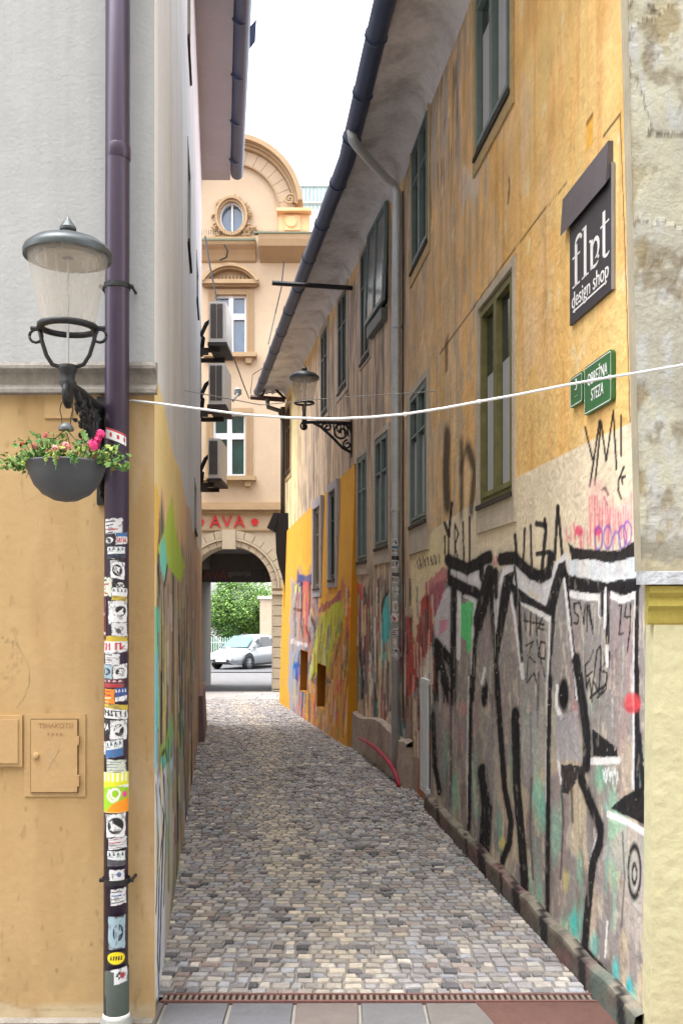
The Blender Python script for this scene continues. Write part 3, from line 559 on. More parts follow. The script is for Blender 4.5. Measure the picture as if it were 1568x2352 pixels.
sO = FRW.sx(820); sN_ = FRW.sx(660)
def paint_far(S, Z, x, y):
    n = len(x); st_ = fbm(S * 7, Z * .8, 3); v2 = fbm(S * 16, Z * 1.3, 12); big = fbm(S * 1.3, Z * 1.3, 8)
    c = np.tile(lin('#94826f'), (n, 1)); P = Paint(x, y, c); i = np.arange(n)
    P.mix(i, (st_ - .4) * 3 * .8, '#675c56'); P.mix(i, np.clip((v2 - .5) * 5, 0, 1) * .6, '#b59c78'); P.mix(i, np.clip((700 - x) / 30, 0, 1) * .7, '#cfb27c')
    P.mix(i, np.clip((fbm(S * 22, Z * 1.1, 41) - .55) * 7, 0, 1) * .6, '#54483f'); P.mix(i, np.clip((Z - 5.6) / .2, 0, 1) * .7, '#b08c52')
    lowz = np.clip((1330 + (840 - x) * .2 - y) / -40, 0, 1)
    P.mix(i, lowz * np.clip((fbm(S * 14, Z * 1.5, 44) - .45) * 6, 0, 1) * .7, '#4a5660'); P.mix(i, lowz * np.clip((fbm(S * 18, Z * 2.2, 45) - .52) * 7, 0, 1) * .8, '#b9a78f')
    P.mix(i, lowz * np.clip((fbm(S * 14, Z * 2.0, 46) - .58) * 8, 0, 1) * .7, '#a0584c'); P.mix(i, lowz * np.clip((fbm(S * 20, Z * 1.6, 47) - .56) * 8, 0, 1) * .8, '#2c2d33')
    P.poly(TF([(1040, 1750), (1060, 1560), (1110, 1480), (1112, 1900), (1060, 2000), (1040, 2140), (1022, 2100)]), '#1f9296', .9, rough=1.5)
    P.poly(TF([(1120, 2120), (1170, 2100), (1160, 2230), (1135, 2200)]), '#1f9a90', .9); P.poly(TF([(1030, 2100), (1080, 2060), (1060, 2200), (1030, 2180)]), '#2aa39a', .8)
    P.stroke(TF([(1030, 1720), (1055, 1560), (1105, 1480)]), 3, K, .9); P.poly(TF([(920, 2050), (945, 2150), (950, 2400), (930, 2500)]), '#d0cfd2', .8, rough=2)
    P.poly(TF([(790, 1400), (860, 1400), (850, 1560), (800, 1500)]), '#a8392a', .8, rough=2)
    for pts, wd in (([(835, 2100), (860, 2352), (850, 2500)], 20), ([(1000, 2352), (1010, 2500)], 12), ([(870, 1700), (880, 2000)], 10)): P.stroke(TF(pts), wd * .24, K, .9)
    rk = random.Random(43)
    for k in range(230):
        a = rk.uniform(802, 935); b = rk.uniform(1345 - (a - 802) * .3, 1700); P.stroke([(a, b), (a + rk.uniform(-1.5, 1.5), b + rk.uniform(15, 110))], rk.uniform(1.2, 4.5), rk.choice(['#232329', '#c9bba0', '#3c5562', '#93372a', '#ccc8c6', '#6f5f54', '#2f8f92', '#8f4a5a', '#4a4a55', '#b59a6a', '#59473a']), rk.uniform(.5, .9))
    return P.c
def paint_orange(S, Z, x, y):
    n = len(x); c = np.tile(lin('#d89c3c'), (n, 1)); P = Paint(x, y, c); i = np.arange(n)
    P.mix(i, np.clip((x - 785) / 20, 0, 1) * .6, '#d39a44'); P.mix(i, (fbm(S * 3, Z * 2, 51) - .5) * 1.4, '#d8962a')
    # crew piece at far end
    P.poly(TF([(175, 1330), (225, 1420), (430, 1440), (430, 1700), (420, 1900), (330, 2352), (260, 2700), (180, 2800), (140, 2352)]), '#96929a', .95, rough=2)
    P.poly(TF([(222, 1380), (235, 1250), (262, 1205), (290, 1290), (320, 1330), (345, 1230), (385, 1205), (408, 1350), (385, 1390), (345, 1440), (300, 1420), (240, 1440)]), '#34477f', .95, rough=1)
    P.poly(TF([(225, 1200), (260, 1090), (280, 1200), (320, 1240), (360, 1130), (395, 1230), (350, 1320), (300, 1330), (250, 1310)]), '#d9a93a', .6)
    P.poly(TF([(205, 1430), (250, 1400), (250, 1480), (215, 1500)]), '#d8cf3a', .9)
    P.poly(TF([(282, 1380), (345, 1390), (345, 1650), (325, 1850), (300, 2000), (275, 1700)]), '#c0575c', .95, rough=1)
    for pts, wd, cc in (([(240, 1420), (215, 1600), (210, 1900)], 14, '#3a3c66'), ([(275, 1400), (268, 1800), (300, 2060)], 12, K), ([(350, 1400), (350, 1700), (410, 1850)], 18, '#3b3436'), ([(410, 1450), (420, 1600)], 10, '#4355a0'), ([(200, 1650), (260, 1660)], 14, K), ([(320, 1830), (350, 1950)], 22, '#58222a'), ([(340, 1950), (290, 2352), (270, 2700)], 18, '#34466e'), ([(400, 1750), (395, 2000), (330, 2250)], 20, '#3d4570'),
                        ([(180, 1960), (240, 1990), (320, 2000)], 26, '#d4d3de'), ([(360, 1640), (400, 1750)], 10, '#d2cf3a')): P.stroke(TF(pts), wd * .24, cc, .95)
    P.poly(TF([(165, 1980), (330, 2010), (330, 2120), (290, 2300), (240, 2400), (220, 2800), (160, 2800)]), '#8a93a8', .95, rough=2)
    P.poly(TF([(195, 2080), (215, 2230), (240, 2120), (270, 2250), (300, 2100), (310, 2250), (260, 2352), (190, 2300)]), '#403d46', .9, rough=1.5); P.blob(*TF([(225, 2240)])[0], 9, 20, '#1f5ba6')
    # lime green lettering
    P.poly(TF([(425, 1800), (440, 1720), (560, 1620), (665, 1550), (690, 1700), (640, 1900), (560, 2060), (540, 2250), (430, 2300), (340, 2340), (350, 2200), (390, 1950)]), '#a9b53a', .95, rough=2)
    P.poly(TF([(560, 2060), (660, 1850), (720, 1750), (740, 2100), (700, 2352), (640, 2900), (300, 2900), (350, 2352), (430, 2290), (520, 2250)]), '#ba8747', .9, rough=3)
    P.poly(TF([(430, 1620), (560, 1560), (660, 1440), (660, 1560), (560, 1620), (440, 1700)]), '#83405a', .85, rough=2)
    P.poly(TF([(690, 1640), (800, 1640), (790, 1850), (740, 1960), (690, 1900)]), '#dd5a2a', .85, rough=3, soft=6)
    P.poly(TF([(600, 2320), (690, 2330), (640, 2500), (600, 2420)]), '#c65a4a', .8, rough=2); P.poly(TF([(350, 2330), (400, 2250), (520, 2290), (560, 2352), (420, 2400)]), '#5b5349', .85, rough=2)
    for k in range(70):
        a = random.uniform(400, 745); b = 1640 + (745 - a) * .25 + random.random() * 700; P.stroke(TF([(a, b), (a - 18, b + random.uniform(60, 220))]), random.uniform(1.4, 2.6), random.choice(['#3c4a2a', '#4a3f33', '#6a3f33', '#41405e', '#c9c26a']), .7)
    for k in range(40):
        a = random.uniform(220, 640); b = 2380 + random.random() * 420; P.stroke(TF([(a, b), (a - 18, b + random.uniform(40, 150))]), random.uniform(1.5, 3), random.choice(['#7a5d7c', '#6e7a4a', '#54607f', '#b04a4a', '#c9ae72']), .6)
    for k in range(12):
        a = random.uniform(690, 770); b = random.uniform(1430, 1600); P.stroke(TF([(a, b), (a + 10, b + 50)]), 2, '#5a3a24', .8, ky=.8)
    for a in (530, 545, 555): P.stroke(TF([(a, 1230), (a - 4, 1500)]), 1.8, '#6a4a22', .6)
    rk = random.Random(61)
    for k in range(260):
        a = rk.uniform(672, 800); b = rk.uniform(1330 - (a - 672) * .15, 1680); P.stroke([(a, b), (a - rk.uniform(0, 3), b + rk.uniform(15, 80))], rk.uniform(1, 3.2), rk.choice(['#3a3a44', '#7a4a3a', '#c96a3a', '#8a9a3a', '#5f5a80', '#c9b07a', '#a84a4a', '#d8d2c8', '#51604a']), rk.uniform(.35, .8))
    P.mix(i, np.clip((x - 799) / 5, 0, 1) * np.clip((y - 1330) / 100, 0, 1) * .6, '#c98a1c'); P.mix(i, np.clip((fbm(S * 12, Z * 4, 93, 5) - .6) * 9, 0, 1) * .3, '#a8894f')
    return P.c
holesF = [hole(FRW, a, b, c, d) for a, b, c, d, *_ in FWIN]
niches = [(705, 722, .30, .98), (746, 766, .22, .86)]
holesNi = [(FRW.sx(a) - .02, FRW.sx(b) - .02, c, d) for a, b, c, d in niches]
ssF = [FRW.sx(x) for x in np.arange(657, 935, 2.0)] + [v for h in holesF + holesNi for v in h[:2]] + [0, FRW.L, sO]
ssF = [s for s in ssF if 0 <= s <= FRW.L]
zsF = list(np.arange(-.3, 3.6, .013)) + list(np.arange(3.6, 6.06, .04)) + [v for h in holesF + holesNi for v in h[2:]] + [3.3]
def ztop(s): return 3.16 + .26 * (s / sO)
grid_wall('wall', FRW, ssF, zsF, holesF, paint_far, plaster_v, H, k=1.5, drop=lambda s, z: s < sO and z < 3.0)
def bat(S, Z): return .03 + .10 * np.clip(1 - Z / 3.2, 0, 1.2)
ssO = [s for s in ssF if s <= sO]; zr = np.linspace(0, 1, 260)
# orange render: a battered skin in front of the wall, its own top following the painted line
zo = [z for z in zsF if z < 3.45]
grid_wall('wall', FRW, ssO, zo, holesF + holesNi, paint_orange, orange_v, H, off=bat, k=.5, sat=1., drop=lambda s, z: z > ztop(s))['label'] = 'bright orange painted lower wall with graffiti and two slit vents'
mb = MB(); zz = [-.3, .5, 1, 1.5, 2, 2.5, 3, 3.43]
mb.grid([[FRW.pt(sO, z, float(bat(0, z)) if z < 3.4 else .02), FRW.pt(sO, z, -.05)] for z in zz])
mb.grid([[FRW.pt(s, ztop(s), .031), FRW.pt(s, ztop(s), -.03)] for s in np.linspace(0, sO, 8)])
build(mb, 'wall_edge', mat('deep_orange', '#d08f1e', .85, var=.08, scale=8), H)
for h in holesNi:
    mb = MB(); s0, s1, z0, z1 = h; e0, e1 = -.25, float(bat(0, (z0 + z1) / 2))
    P8 = [FRW.pt(s0, z0, e1), FRW.pt(s1, z0, e1), FRW.pt(s1, z1, e1), FRW.pt(s0, z1, e1)]; Q8 = [FRW.pt(s0, z0, e0), FRW.pt(s1, z0, e0), FRW.pt(s1, z1, e0), FRW.pt(s0, z1, e0)]
    for i in range(4): mb.face([P8[i], P8[(i + 1) % 4], Q8[(i + 1) % 4], Q8[i]])
    mb.face(Q8); build(mb, 'slit_vent', mat('vent_ochre', '#a06a14', .9, var=.1), H)
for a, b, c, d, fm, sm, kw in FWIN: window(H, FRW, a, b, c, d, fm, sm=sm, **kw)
# sash hung open on the upper floor beside the downpipe
mb = MB(); a0, a1 = FRW.sx(853), FRW.sx(896); z0, z1 = 4.83, 5.86
def sash(mb, a0, a1, z0, z1, dt, db, t=.045):
    def q(a, b, c, d, e0=0., e1=.035):
        f_ = lambda z: dt + (db - dt) * (z1 - z) / (z1 - z0)
        mb.hexa([FRW.pt(a, c, f_(c) + e1), FRW.pt(b, c, f_(c) + e1), FRW.pt(b, c, f_(c) + e0), FRW.pt(a, c, f_(c) + e0), FRW.pt(a, d, f_(d) + e1), FRW.pt(b, d, f_(d) + e1), FRW.pt(b, d, f_(d) + e0), FRW.pt(a, d, f_(d) + e0)])
    q(a0, a0 + t, z0, z1); q(a1 - t, a1, z0, z1); q(a0 + t, a1 - t, z0, z0 + t); q(a0 + t, a1 - t, z1 - t, z1); q((a0 + a1) / 2 - t / 2, (a0 + a1) / 2 + t / 2, z0 + t, z1 - t)
    return q
q = sash(mb, a0, a1, z0, z1, .02, .055); sh = build(mb, 'open_shutter', green_frame, H)
mb = MB(); q2 = None
def q3(mb, a, b, c, d, e0, e1):
    f_ = lambda z: .02 + .035 * (z1 - z) / (z1 - z0)
    mb.hexa([FRW.pt(a, c, f_(c) + e1), FRW.pt(b, c, f_(c) + e1), FRW.pt(b, c, f_(c) + e0), FRW.pt(a, c, f_(c) + e0), FRW.pt(a, d, f_(d) + e1), FRW.pt(b, d, f_(d) + e1), FRW.pt(b, d, f_(d) + e0), FRW.pt(a, d, f_(d) + e0)])
q3(mb, a0 + .04, a1 - .04, z0 + .04, z1 - .04, .012, .02); build(mb, 'pane', glass('grey_window_glass', '#6a6f72', .2), sh)
mb = MB(); FRW.box(mb, a0 + .05, a1 - .12, 4.68, 4.8, 0, .07); build(mb, 'window_box', grey_frame, H)
# low stone base, left of the near wall's skirting
mb = MB()
s0, s1 = FRW.sx(812), FRW.L
mb.grid([[FRW.pt(s, -.1, .09), FRW.pt(s, .42 + .04 * math.sin(s * 3), .06), FRW.pt(s, .44 + .04 * math.sin(s * 3), .0)] for s in np.linspace(s0, s1, 30)])
mb.face([FRW.pt(s0, -.1, .09), FRW.pt(s0, .42, .08), FRW.pt(s0, .42, 0), FRW.pt(s0, -.1, 0)])
e = NR.sx(948)
mb.grid([[NR.pt(s, -.1, .09), NR.pt(s, .38 + .03 * math.sin(s * 5), .06), NR.pt(s, .41 + .03 * math.sin(s * 5), 0)] for s in np.linspace(0, e, 20)])
mb.face([NR.pt(e, -.1, .09), NR.pt(e, .38, .07), NR.pt(e, .38, 0), NR.pt(e, -.1, 0)])
build(mb, 'stone_base', mat('rough_base', '#ab9c90', .95, var=.2, scale=7, bump=.9, bscale=12, dirt='#5a4c48', dirt_amt=.5), H)
def paint_skirt(S, Z, x, y):
    n = len(x); c = np.tile(lin('#5e5750'), (n, 1)); P = Paint(x, y, c); i = np.arange(n)
    P.mix(i, np.clip((Z - .085) / .01, 0, 1) * .8, '#8f887c'); P.mix(i, np.clip((fbm(S * 9, Z * 30, 61) - .5) * 5, 0, 1) * .6, '#3f3935'); P.mix(i, np.clip((fbm(S * 4, Z * 9, 62) - .6) * 8, 0, 1) * .5, '#7a5054')
    P.mix(i, np.clip((fbm(S * 5, Z * 9, 65) - .58) * 8, 0, 1) * np.clip((x - 1150) / 50, 0, 1) * .35, '#4a6f6b')
    for a in (440, 570, 640, 730, 800, 925, 1100, 1280): X_ = 784 + a * .5; m = abs(x - X_ + (Z - .1) * 30) < (3 if a in (570, 440, 730) else 9); P.mix(i[m], np.full(m.sum(), .9), K)
    return P.c
s0 = NR.sx(989); S = np.linspace(s0, NR.L + .02, 260); prof = [(.062, -.02), (.057, .03), (.052, .07), (.047, .095), (.025, .105), (0, .109)]
rows = [[NR.pt(s, z + .008 * math.sin(s * 11), d) for d, z in prof] for s in S]; mb = MB(); mb.grid(rows)
V = np.array([list(v) for r in rows for v in r]); SS = np.repeat(S, len(prof)); ZZ = V[:, 2]
col = paint_skirt(SS, ZZ, VX + V[:, 0] / V[:, 1] * FP, VY - (ZZ - HC) / V[:, 1] * FP)
mb.face(rows[0][::-1]); build(mb, 'skirting', plaster_v, H, colors=np.vstack([col, col[:len(prof)]]))
# cellar window
c0, c1 = NR.sx(972), NR.sx(988); mb = MB()
for k in range(3): a = c0 + (c1 - c0) * k / 2.6; NR.box(mb, a, a + .05, .15, 1.02, 0, .03)
NR.box(mb, c0, c1, .1, .15, 0, .03); NR.box(mb, c0, c1, 1.02, 1.06, 0, .028)
cw = build(mb, 'cellar_window', white_frame, H); cw['label'] = 'white framed cellar window near the ground'
mb = MB(); NR.box(mb, c0, c1, .14, 1.03, .002, .008); build(mb, 'pane', pane_m, cw)
# eaves
EO = [(.70, 3.3), (.075, 9.2), (-1.64, 19.1)]; WI = [(1.2, 3.3), (.618, 9.2), (-1.1, 19.1)]
mb = MB(); top = []; 
def lerp(a, b, t): return tuple(a[i] + (b[i] - a[i]) * t for i in range(len(a)))
seg = [(0, t) for t in np.linspace(0, 1, 16)] + [(1, t) for t in np.linspace(0, 1, 20)[1:]]
rows = []
for k, t in seg:
    a = lerp(EO[k], EO[k + 1], t); b = lerp(WI[k], WI[k + 1], t)
    row = []
    for u, z in ((0, 5.97), (.3, 5.99), (.6, 6.0), (.8, 6.0), (.9, 5.96), (1.02, 5.82)):
        p = lerp(a, b, u); row.append((p[0], p[1], z + .02 * math.sin(p[1] * 2.1 + u * 3)))
    rows.append(row)
mb.grid(rows); build(mb, 'soffit', soffit_m, H, smooth=True)
mb = MB(); mb.grid([[lerp(EO[k], EO[k + 1], t) + (6.02,), (lerp(WI[k], WI[k + 1], t)[0] + 3.2, lerp(WI[k], WI[k + 1], t)[1], 7.9)] for k, t in seg])
a, b = WI[2], EO[2]; mb.face([(b[0], b[1], 5.97), (a[0] + .1, a[1], 5.97), (a[0] + 3.2, a[1], 7.9), (b[0], b[1], 6.03)])
build(mb, 'roof', roof_m, H)
mb = MB(); mb.face([(-1.1, 19., -.3), (3, 19., -.3), (3, 19., 7.2), (-1.1, 19., 6.0)]); mb.face([(3, 19, -.3), (5, 3.9, -.3), (5, 3.9, 7.9), (3, 19, 7.2)]); build(mb, 'rear_wall', mat('ochre_render', '#c8a870', .9), H)
mb = MB(); pts = [Vector((*lerp(EO[k], EO[k + 1], t), 5.99 + .006 * math.sin(i * 1.9))) - Vector((.02, 0, 0)) for i, (k, t) in enumerate(seg)]
mb.tube(pts, .082, 12)
for i in range(2, len(pts), 2): mb.tube([pts[i] - Vector((0, .012, 0)), pts[i] + Vector((0, .012, 0))], .091, 12)
build(mb, 'gutter', gutter_m, H, smooth=True)
# iron tie beam crossing under the eave
mb = MB(); p0 = at(648, 598, 16.2); p1 = FRW.pt(FRW.sx(812), 5.75, 0); mb.tube([Vector((-.85, 11.75, 5.66)), Vector((.17, 11.95, 5.66))], .03, 6)
tag(build(mb, 'iron_rod', iron_m), 'dark iron rod sticking out under the eave above the right lantern', 'rod')
# thin electrical conduit near the downpipe
mb = MB(); mb.tube([NR.pt(NR.sx(929), 5.7, .02), NR.pt(NR.sx(930), .6, .02)], .008, 6); build(mb, 'conduit', mat('conduit_brown', '#4d3c30', .8), H)

# ------------------------------------------------------------------ downpipes
dp = empty('zinc_downpipe', NR.pt(0, 0), 'silver zinc downpipe with bent top and stickers, on the ochre house', 'downpipe')
def J(x, y, d): s = NR.sx(x, d); return NR.pt(s, NR.zy(s, y, d), d)
pA = Vector((.527, 9.3, 0)); base = Vector((pA.x, pA.y, .05)); topv = Vector((pA.x + .035, pA.y, 0))
mb = MB(); Yp = pA.y
pp = [Vector((.09, 8.58, 5.95)), Vector((.10, 8.6, 5.87)), Vector((.15, 8.68, 5.84)), Vector((.42, Yp - .1, 5.80)), Vector((.5, Yp - .02, 5.77)), Vector((pA.x + .012, Yp, 5.7)), Vector((pA.x + .014, Yp, 5.55)), Vector((pA.x, Yp, 2.5)), Vector((pA.x, Yp, .05))]
mb.tube(pp, .043, 14); build(mb, 'pipe', zinc_m, dp, smooth=True)
for z in (4.4, 2.62, 1.2):
    mb = MB(); mb.lathe((pA.x + .01 * (z > 3), Yp, z), [(.044, -.02), (.051, -.015), (.051, .015), (.044, .02)], 14)
    build(mb, 'collar', zinc_m, dp)
def sticker_tex(n, m, rng, kind):
    U, V = np.meshgrid(np.linspace(0, 1, n), np.linspace(0, 1, m)); U = U.ravel(); V = V.ravel()
    pals = [('#e6e9ee', '#1c1c22'), ('#e6e9ee', '#c0202a'), ('#1f1e24', '#dfe2e8'), ('#dce4e8', '#23304a'), ('#d9dbe0', '#55555c'), ('#cfd6c8', '#2a2a2e'), ('#e2c83a', '#1a1a1c'), ('#9db8c6', '#1d2a44'), ('#8fbf2a', '#e9eadf'), ('#e88a1f', '#f2ead6'), ('#6d2436', '#e6dbe0'), ('#2b4fa0', '#e8ecf2')]
    a, b = pals[kind]; c = np.tile(lin(a), (len(U), 1)); P = Paint(U * 100, V * 100, c); P.jx[:] = 0; P.jy[:] = 0
    t = rng.randrange(5); q = random.Random(int(rng.uniform(0, 1) * 1e6) + kind * 31 + t); cc = q.choice([b, b, '#b8303a', '#3f6fa8', '#c9b13a', '#4f4f58'])
    if t == 0:
        P.blob(45 + q.random() * 14, 50, q.uniform(22, 38), q.uniform(22, 38), b, 1, soft=.08)
        for k in range(5): P.stroke([(q.uniform(25, 75), q.uniform(25, 75)) for _ in range(3)], q.uniform(4, 9), a, 1, soft=2, ky=1)
    elif t == 1:
        P.poly([(0, 70), (100, 62), (100, 100), (0, 100)], cc, 1, soft=1, rough=0)
        x_ = 10
        while x_ < 88: P.stroke([(x_, 18), (x_ + q.uniform(-3, 3), 55)], q.uniform(5, 9), b, 1, soft=1, ky=1); (q.random() < .6) and P.stroke([(x_, q.choice([20, 37, 54])), (x_ + 11, q.choice([20, 37, 54]))], 6, b, 1, soft=1, ky=1); x_ += q.uniform(13, 19)
    elif t == 2:
        P.poly([(0, 0), (100, 0), (100, q.uniform(25, 60)), (0, q.uniform(25, 60))], cc, 1, soft=1, rough=0)
        for k in range(4): P.stroke([(8 + k * 22 + q.random() * 8, 68), (14 + k * 22, 88), (20 + k * 22, 70)], 5, b, 1, soft=1, ky=1)
    elif t == 3:
        P.poly([(q.uniform(10, 90), q.uniform(8, 92)) for _ in range(7)], b, 1, soft=1, rough=0); P.blob(q.uniform(30, 70), q.uniform(30, 70), 14, 18, cc, 1, soft=.1)
    else:
        for k in range(4): P.stroke([(10, 16 + 22 * k), (q.uniform(40, 92), 16 + 22 * k + q.uniform(-4, 4))], q.uniform(3, 10), q.choice([b, b, cc]), 1, soft=1, ky=1)
    ed = np.minimum(np.minimum(U, 1 - U), np.minimum(V, 1 - V)) + (fbm(U * 7 + kind, V * 7 + t, 78) - .5) * .22
    P.mix(np.arange(len(U)), np.clip((.035 - ed) * 40, 0, 1), '#4a3f4a')
    wear = fbm(U * 6 + kind * 3.3 + t, V * 6 + t * 7.7, 77)
    i = np.arange(len(U)); P.mix(i, np.clip((wear - .6) * 14, 0, 1) * .6, '#6b6468'); P.c = P.c * .85
    return P.c
sticker_m = mat('sticker_paper', vcol=True, rough=.55, var=.04, scale=20)
def sticker(parent, cx, cy, R, a0, a1, z0, z1, kind, rng, tilt=0., name='sticker', colors=None):
    n, m = 34, 34; rows = []
    for j in range(m):
        row = []
        for i in range(n):
            u, v = i / (n - 1), j / (m - 1); a = a0 + (a1 - a0) * u; z = z0 + (z1 - z0) * v + tilt * (u - .5) * (a1 - a0) * R
            row.append((cx + R * math.sin(a), cy - R * math.cos(a), z))
        rows.append(row)
    mb = MB(); mb.grid(rows); c = colors if colors is not None else sticker_tex(n, m, rng, kind)
    return build(mb, name, sticker_m, parent, colors=c)
rng = random.Random(3)
z = 2.35
while z > 1.25:
    hgt = rng.uniform(.07, .13); sticker(dp, pA.x, Yp, .0445, rng.uniform(-1.4, -.9), rng.uniform(.2, 1.0), z - hgt, z, rng.choice([0, 0, 1, 3, 4, 7]), rng); z -= hgt + rng.uniform(.0, .05)
# stickered brown downpipe on the left facade
PX, PY = -.884, 3.765
bp_ = empty('stickered_downpipe', (PX, PY, 0), 'thick brown downpipe covered in stickers at the left street corner', 'downpipe')
mb = MB(); mb.tube([(PX - .003, PY, .05), (PX + .003, PY, 2.9), (PX + .013, PY, 8.0)], .0475, 28); build(mb, 'pipe', pipe_m, bp_, smooth=True)
mb = MB(); mb.lathe((PX, PY, 0), [(.062, -.02), (.062, .03), (.055, .05), (.05, .052)], 24); build(mb, 'foot', mat('concrete_foot', '#8d8f8c', .9, var=.15), bp_)
mb = MB(); mb.lathe((PX, PY, 0), [(.0485, .052), (.0495, .06), (.0495, .24), (.0485, .245)], 28); build(mb, 'sleeve', mat('grey_green_sleeve', '#4d5753', .5, var=.08), bp_, smooth=True)
mb = MB(); mb.lathe((PX, PY, .05), [(.05, 0), (.052, .003), (.052, .012), (.05, .016)], 28); build(mb, 'white_ring', white_m, bp_)
for z in (2.92, .585):
    mb = MB(); mb.lathe((PX + .003, PY, z), [(.0475, -.012), (.0515, -.01), (.0515, .01), (.0475, .012)], 28)
    for sg in (-1, 1): mb.tube([(PX + sg * .045, PY, z), (PX + sg * .067, PY, z)], .008, 8); mb.tube([(PX + sg * .06, PY - .012, z), (PX + sg * .06, 3.84, z)], .006, 8)
    build(mb, 'clamp', iron_m, bp_)
mb = MB(); mb.lathe((PX + .006, PY, 3.42), [(.0475, -.004), (.049, 0), (.049, .05), (.0475, .054)], 28); build(mb, 'joint', pipe_m, bp_, smooth=True)
def PZ(y): return HC + (VY - y) / FP * (PY - .045)
specs = [(1190, 1230, -.9, .75, 4, 4), (1226, 1256, -.95, .1, 2, 0), (1223, 1250, .15, 1.2, 1, 1), (1255, 1282, -.6, 1.0, 3, 2), (1280, 1302, -.3, .7, 2, 4), (1290, 1330, -.3, .9, 0, 0), (1325, 1370, -1.3, -.1, 5, 4), (1335, 1356, -.1, 1.1, 2, 0), (1350, 1380, -.2, 1.2, 0, 2), (1378, 1432, -.5, 1.2, 0, 0), (1430, 1462, -.2, 1.2, 4, 3), (1370, 1470, -1.5, -.75, 10, 4), (1460, 1500, -1.4, 1.3, 1, 1), (1500, 1528, -.9, .5, 4, 4), (1526, 1560, -1.2, -.1, 7, 0), (1526, 1560, -.1, 1.2, 0, 0),
         (1560, 1580, -1.2, .9, 10, 2), (1582, 1618, -1.0, .1, 9, 4), (1580, 1612, .0, 1.2, 11, 2), (1618, 1652, -1.1, 1.3, 0, 1), (1655, 1690, -1.2, -.3, 2, 3), (1655, 1700, -.4, 1.2, 0, 0), (1700, 1740, -.8, .8, 3, 2), (1705, 1735, -1.4, -.8, 0, 4), (1745, 1775, -1.2, 1.1, 5, 4), (1870, 1925, -.8, 1.0, 0, 0), (1780, 1960, -1.5, -1.0, 3, 1), (1925, 1952, -.9, 1.2, 4, 4), (1955, 1990, -.6, 1.0, 3, 2), (1998, 2030, -.4, .9, 4, 3), (2042, 2080, -.3, 1.1, 4, 4), (2105, 2182, -.5, 1.0, 7, 0), (2225, 2262, -.3, 1.2, 0, 3)]
class RR:
    def __init__(s, t, seed): s.t = t; s.r = random.Random(seed)
    def randrange(s, n): return s.t
    def uniform(s, a, b): return s.r.uniform(a, b)
for i, (y0, y1, a0, a1, kd, tt) in enumerate(specs):
    sticker(bp_, PX + .001, PY, .0485 + .0004 * (i % 3), a0, a1, PZ(y1), PZ(y0), kd, RR(tt, i), tilt=random.uniform(-.16, .16))
def stk_c(fn, n=34):
    U, V = np.meshgrid(np.linspace(0, 100, n), np.linspace(0, 100, n)); P = Paint(U.ravel(), V.ravel(), np.tile(lin('#e6e8ea'), (n * n, 1))); P.jx[:] = 0; P.jy[:] = 0; fn(P); return P.c
def radio(P):
    P.poly([(0, 0), (100, 0), (100, 60), (0, 75)], '#8fc01f', 1, soft=1, rough=0); P.poly([(0, 62), (100, 70), (100, 100), (0, 100)], '#d8d92a', 1, soft=1, rough=0); P.poly([(10, 0), (40, 22), (70, 32), (100, 36), (100, 0)], '#f0931a', 1, soft=2, rough=0)
    P.stroke([(30, 56), (22, 40), (38, 28), (56, 34)], 6, '#eef0e0', 1, ky=1); P.blob(48, 48, 14, 12, '#eef0e0', 1, ring=.2, soft=.1); P.blob(80, 45, 10, 8, '#e0408a', 1, soft=.1)
    for k in range(6): P.stroke([(10 + k * 15, 80), (10 + k * 15, 95)], 6, '#f4f4ec', 1, ky=1)
sticker(bp_, PX, PY, .0494, -1.1, 1.45, PZ(1868), PZ(1775), 0, rng, colors=stk_c(radio), name='sticker')
def yl(P):
    P.c[:] = lin('#262226'); P.blob(50, 50, 46, 44, '#e6cf1a', 1, soft=.06)
    for k in range(5): P.stroke([(24 + k * 13, 38), (26 + k * 13, 62)], 8, '#1c1a1a', 1, ky=1)
sticker(bp_, PX, PY, .0488, -.6, 1.0, PZ(2218), PZ(2186), 0, rng, colors=stk_c(yl))
def rw(P):
    P.poly([(0, 82), (100, 82), (100, 100), (0, 100)], '#cc2a3a', 1, rough=0)
    for k in range(3): P.stroke([(25 + k * 26, 30), (25 + k * 26, 60)], 9, '#c01f30', 1, ky=1)
sticker(bp_, PX, PY, .0488, -.75, 1.4, PZ(1015), PZ(990), 0, rng, tilt=-.35, colors=stk_c(rw))
sticker(bp_, PX, PY, .0488, .9, 1.5, PZ(1078), PZ(1045), 7, RR(1, 5), tilt=.2)

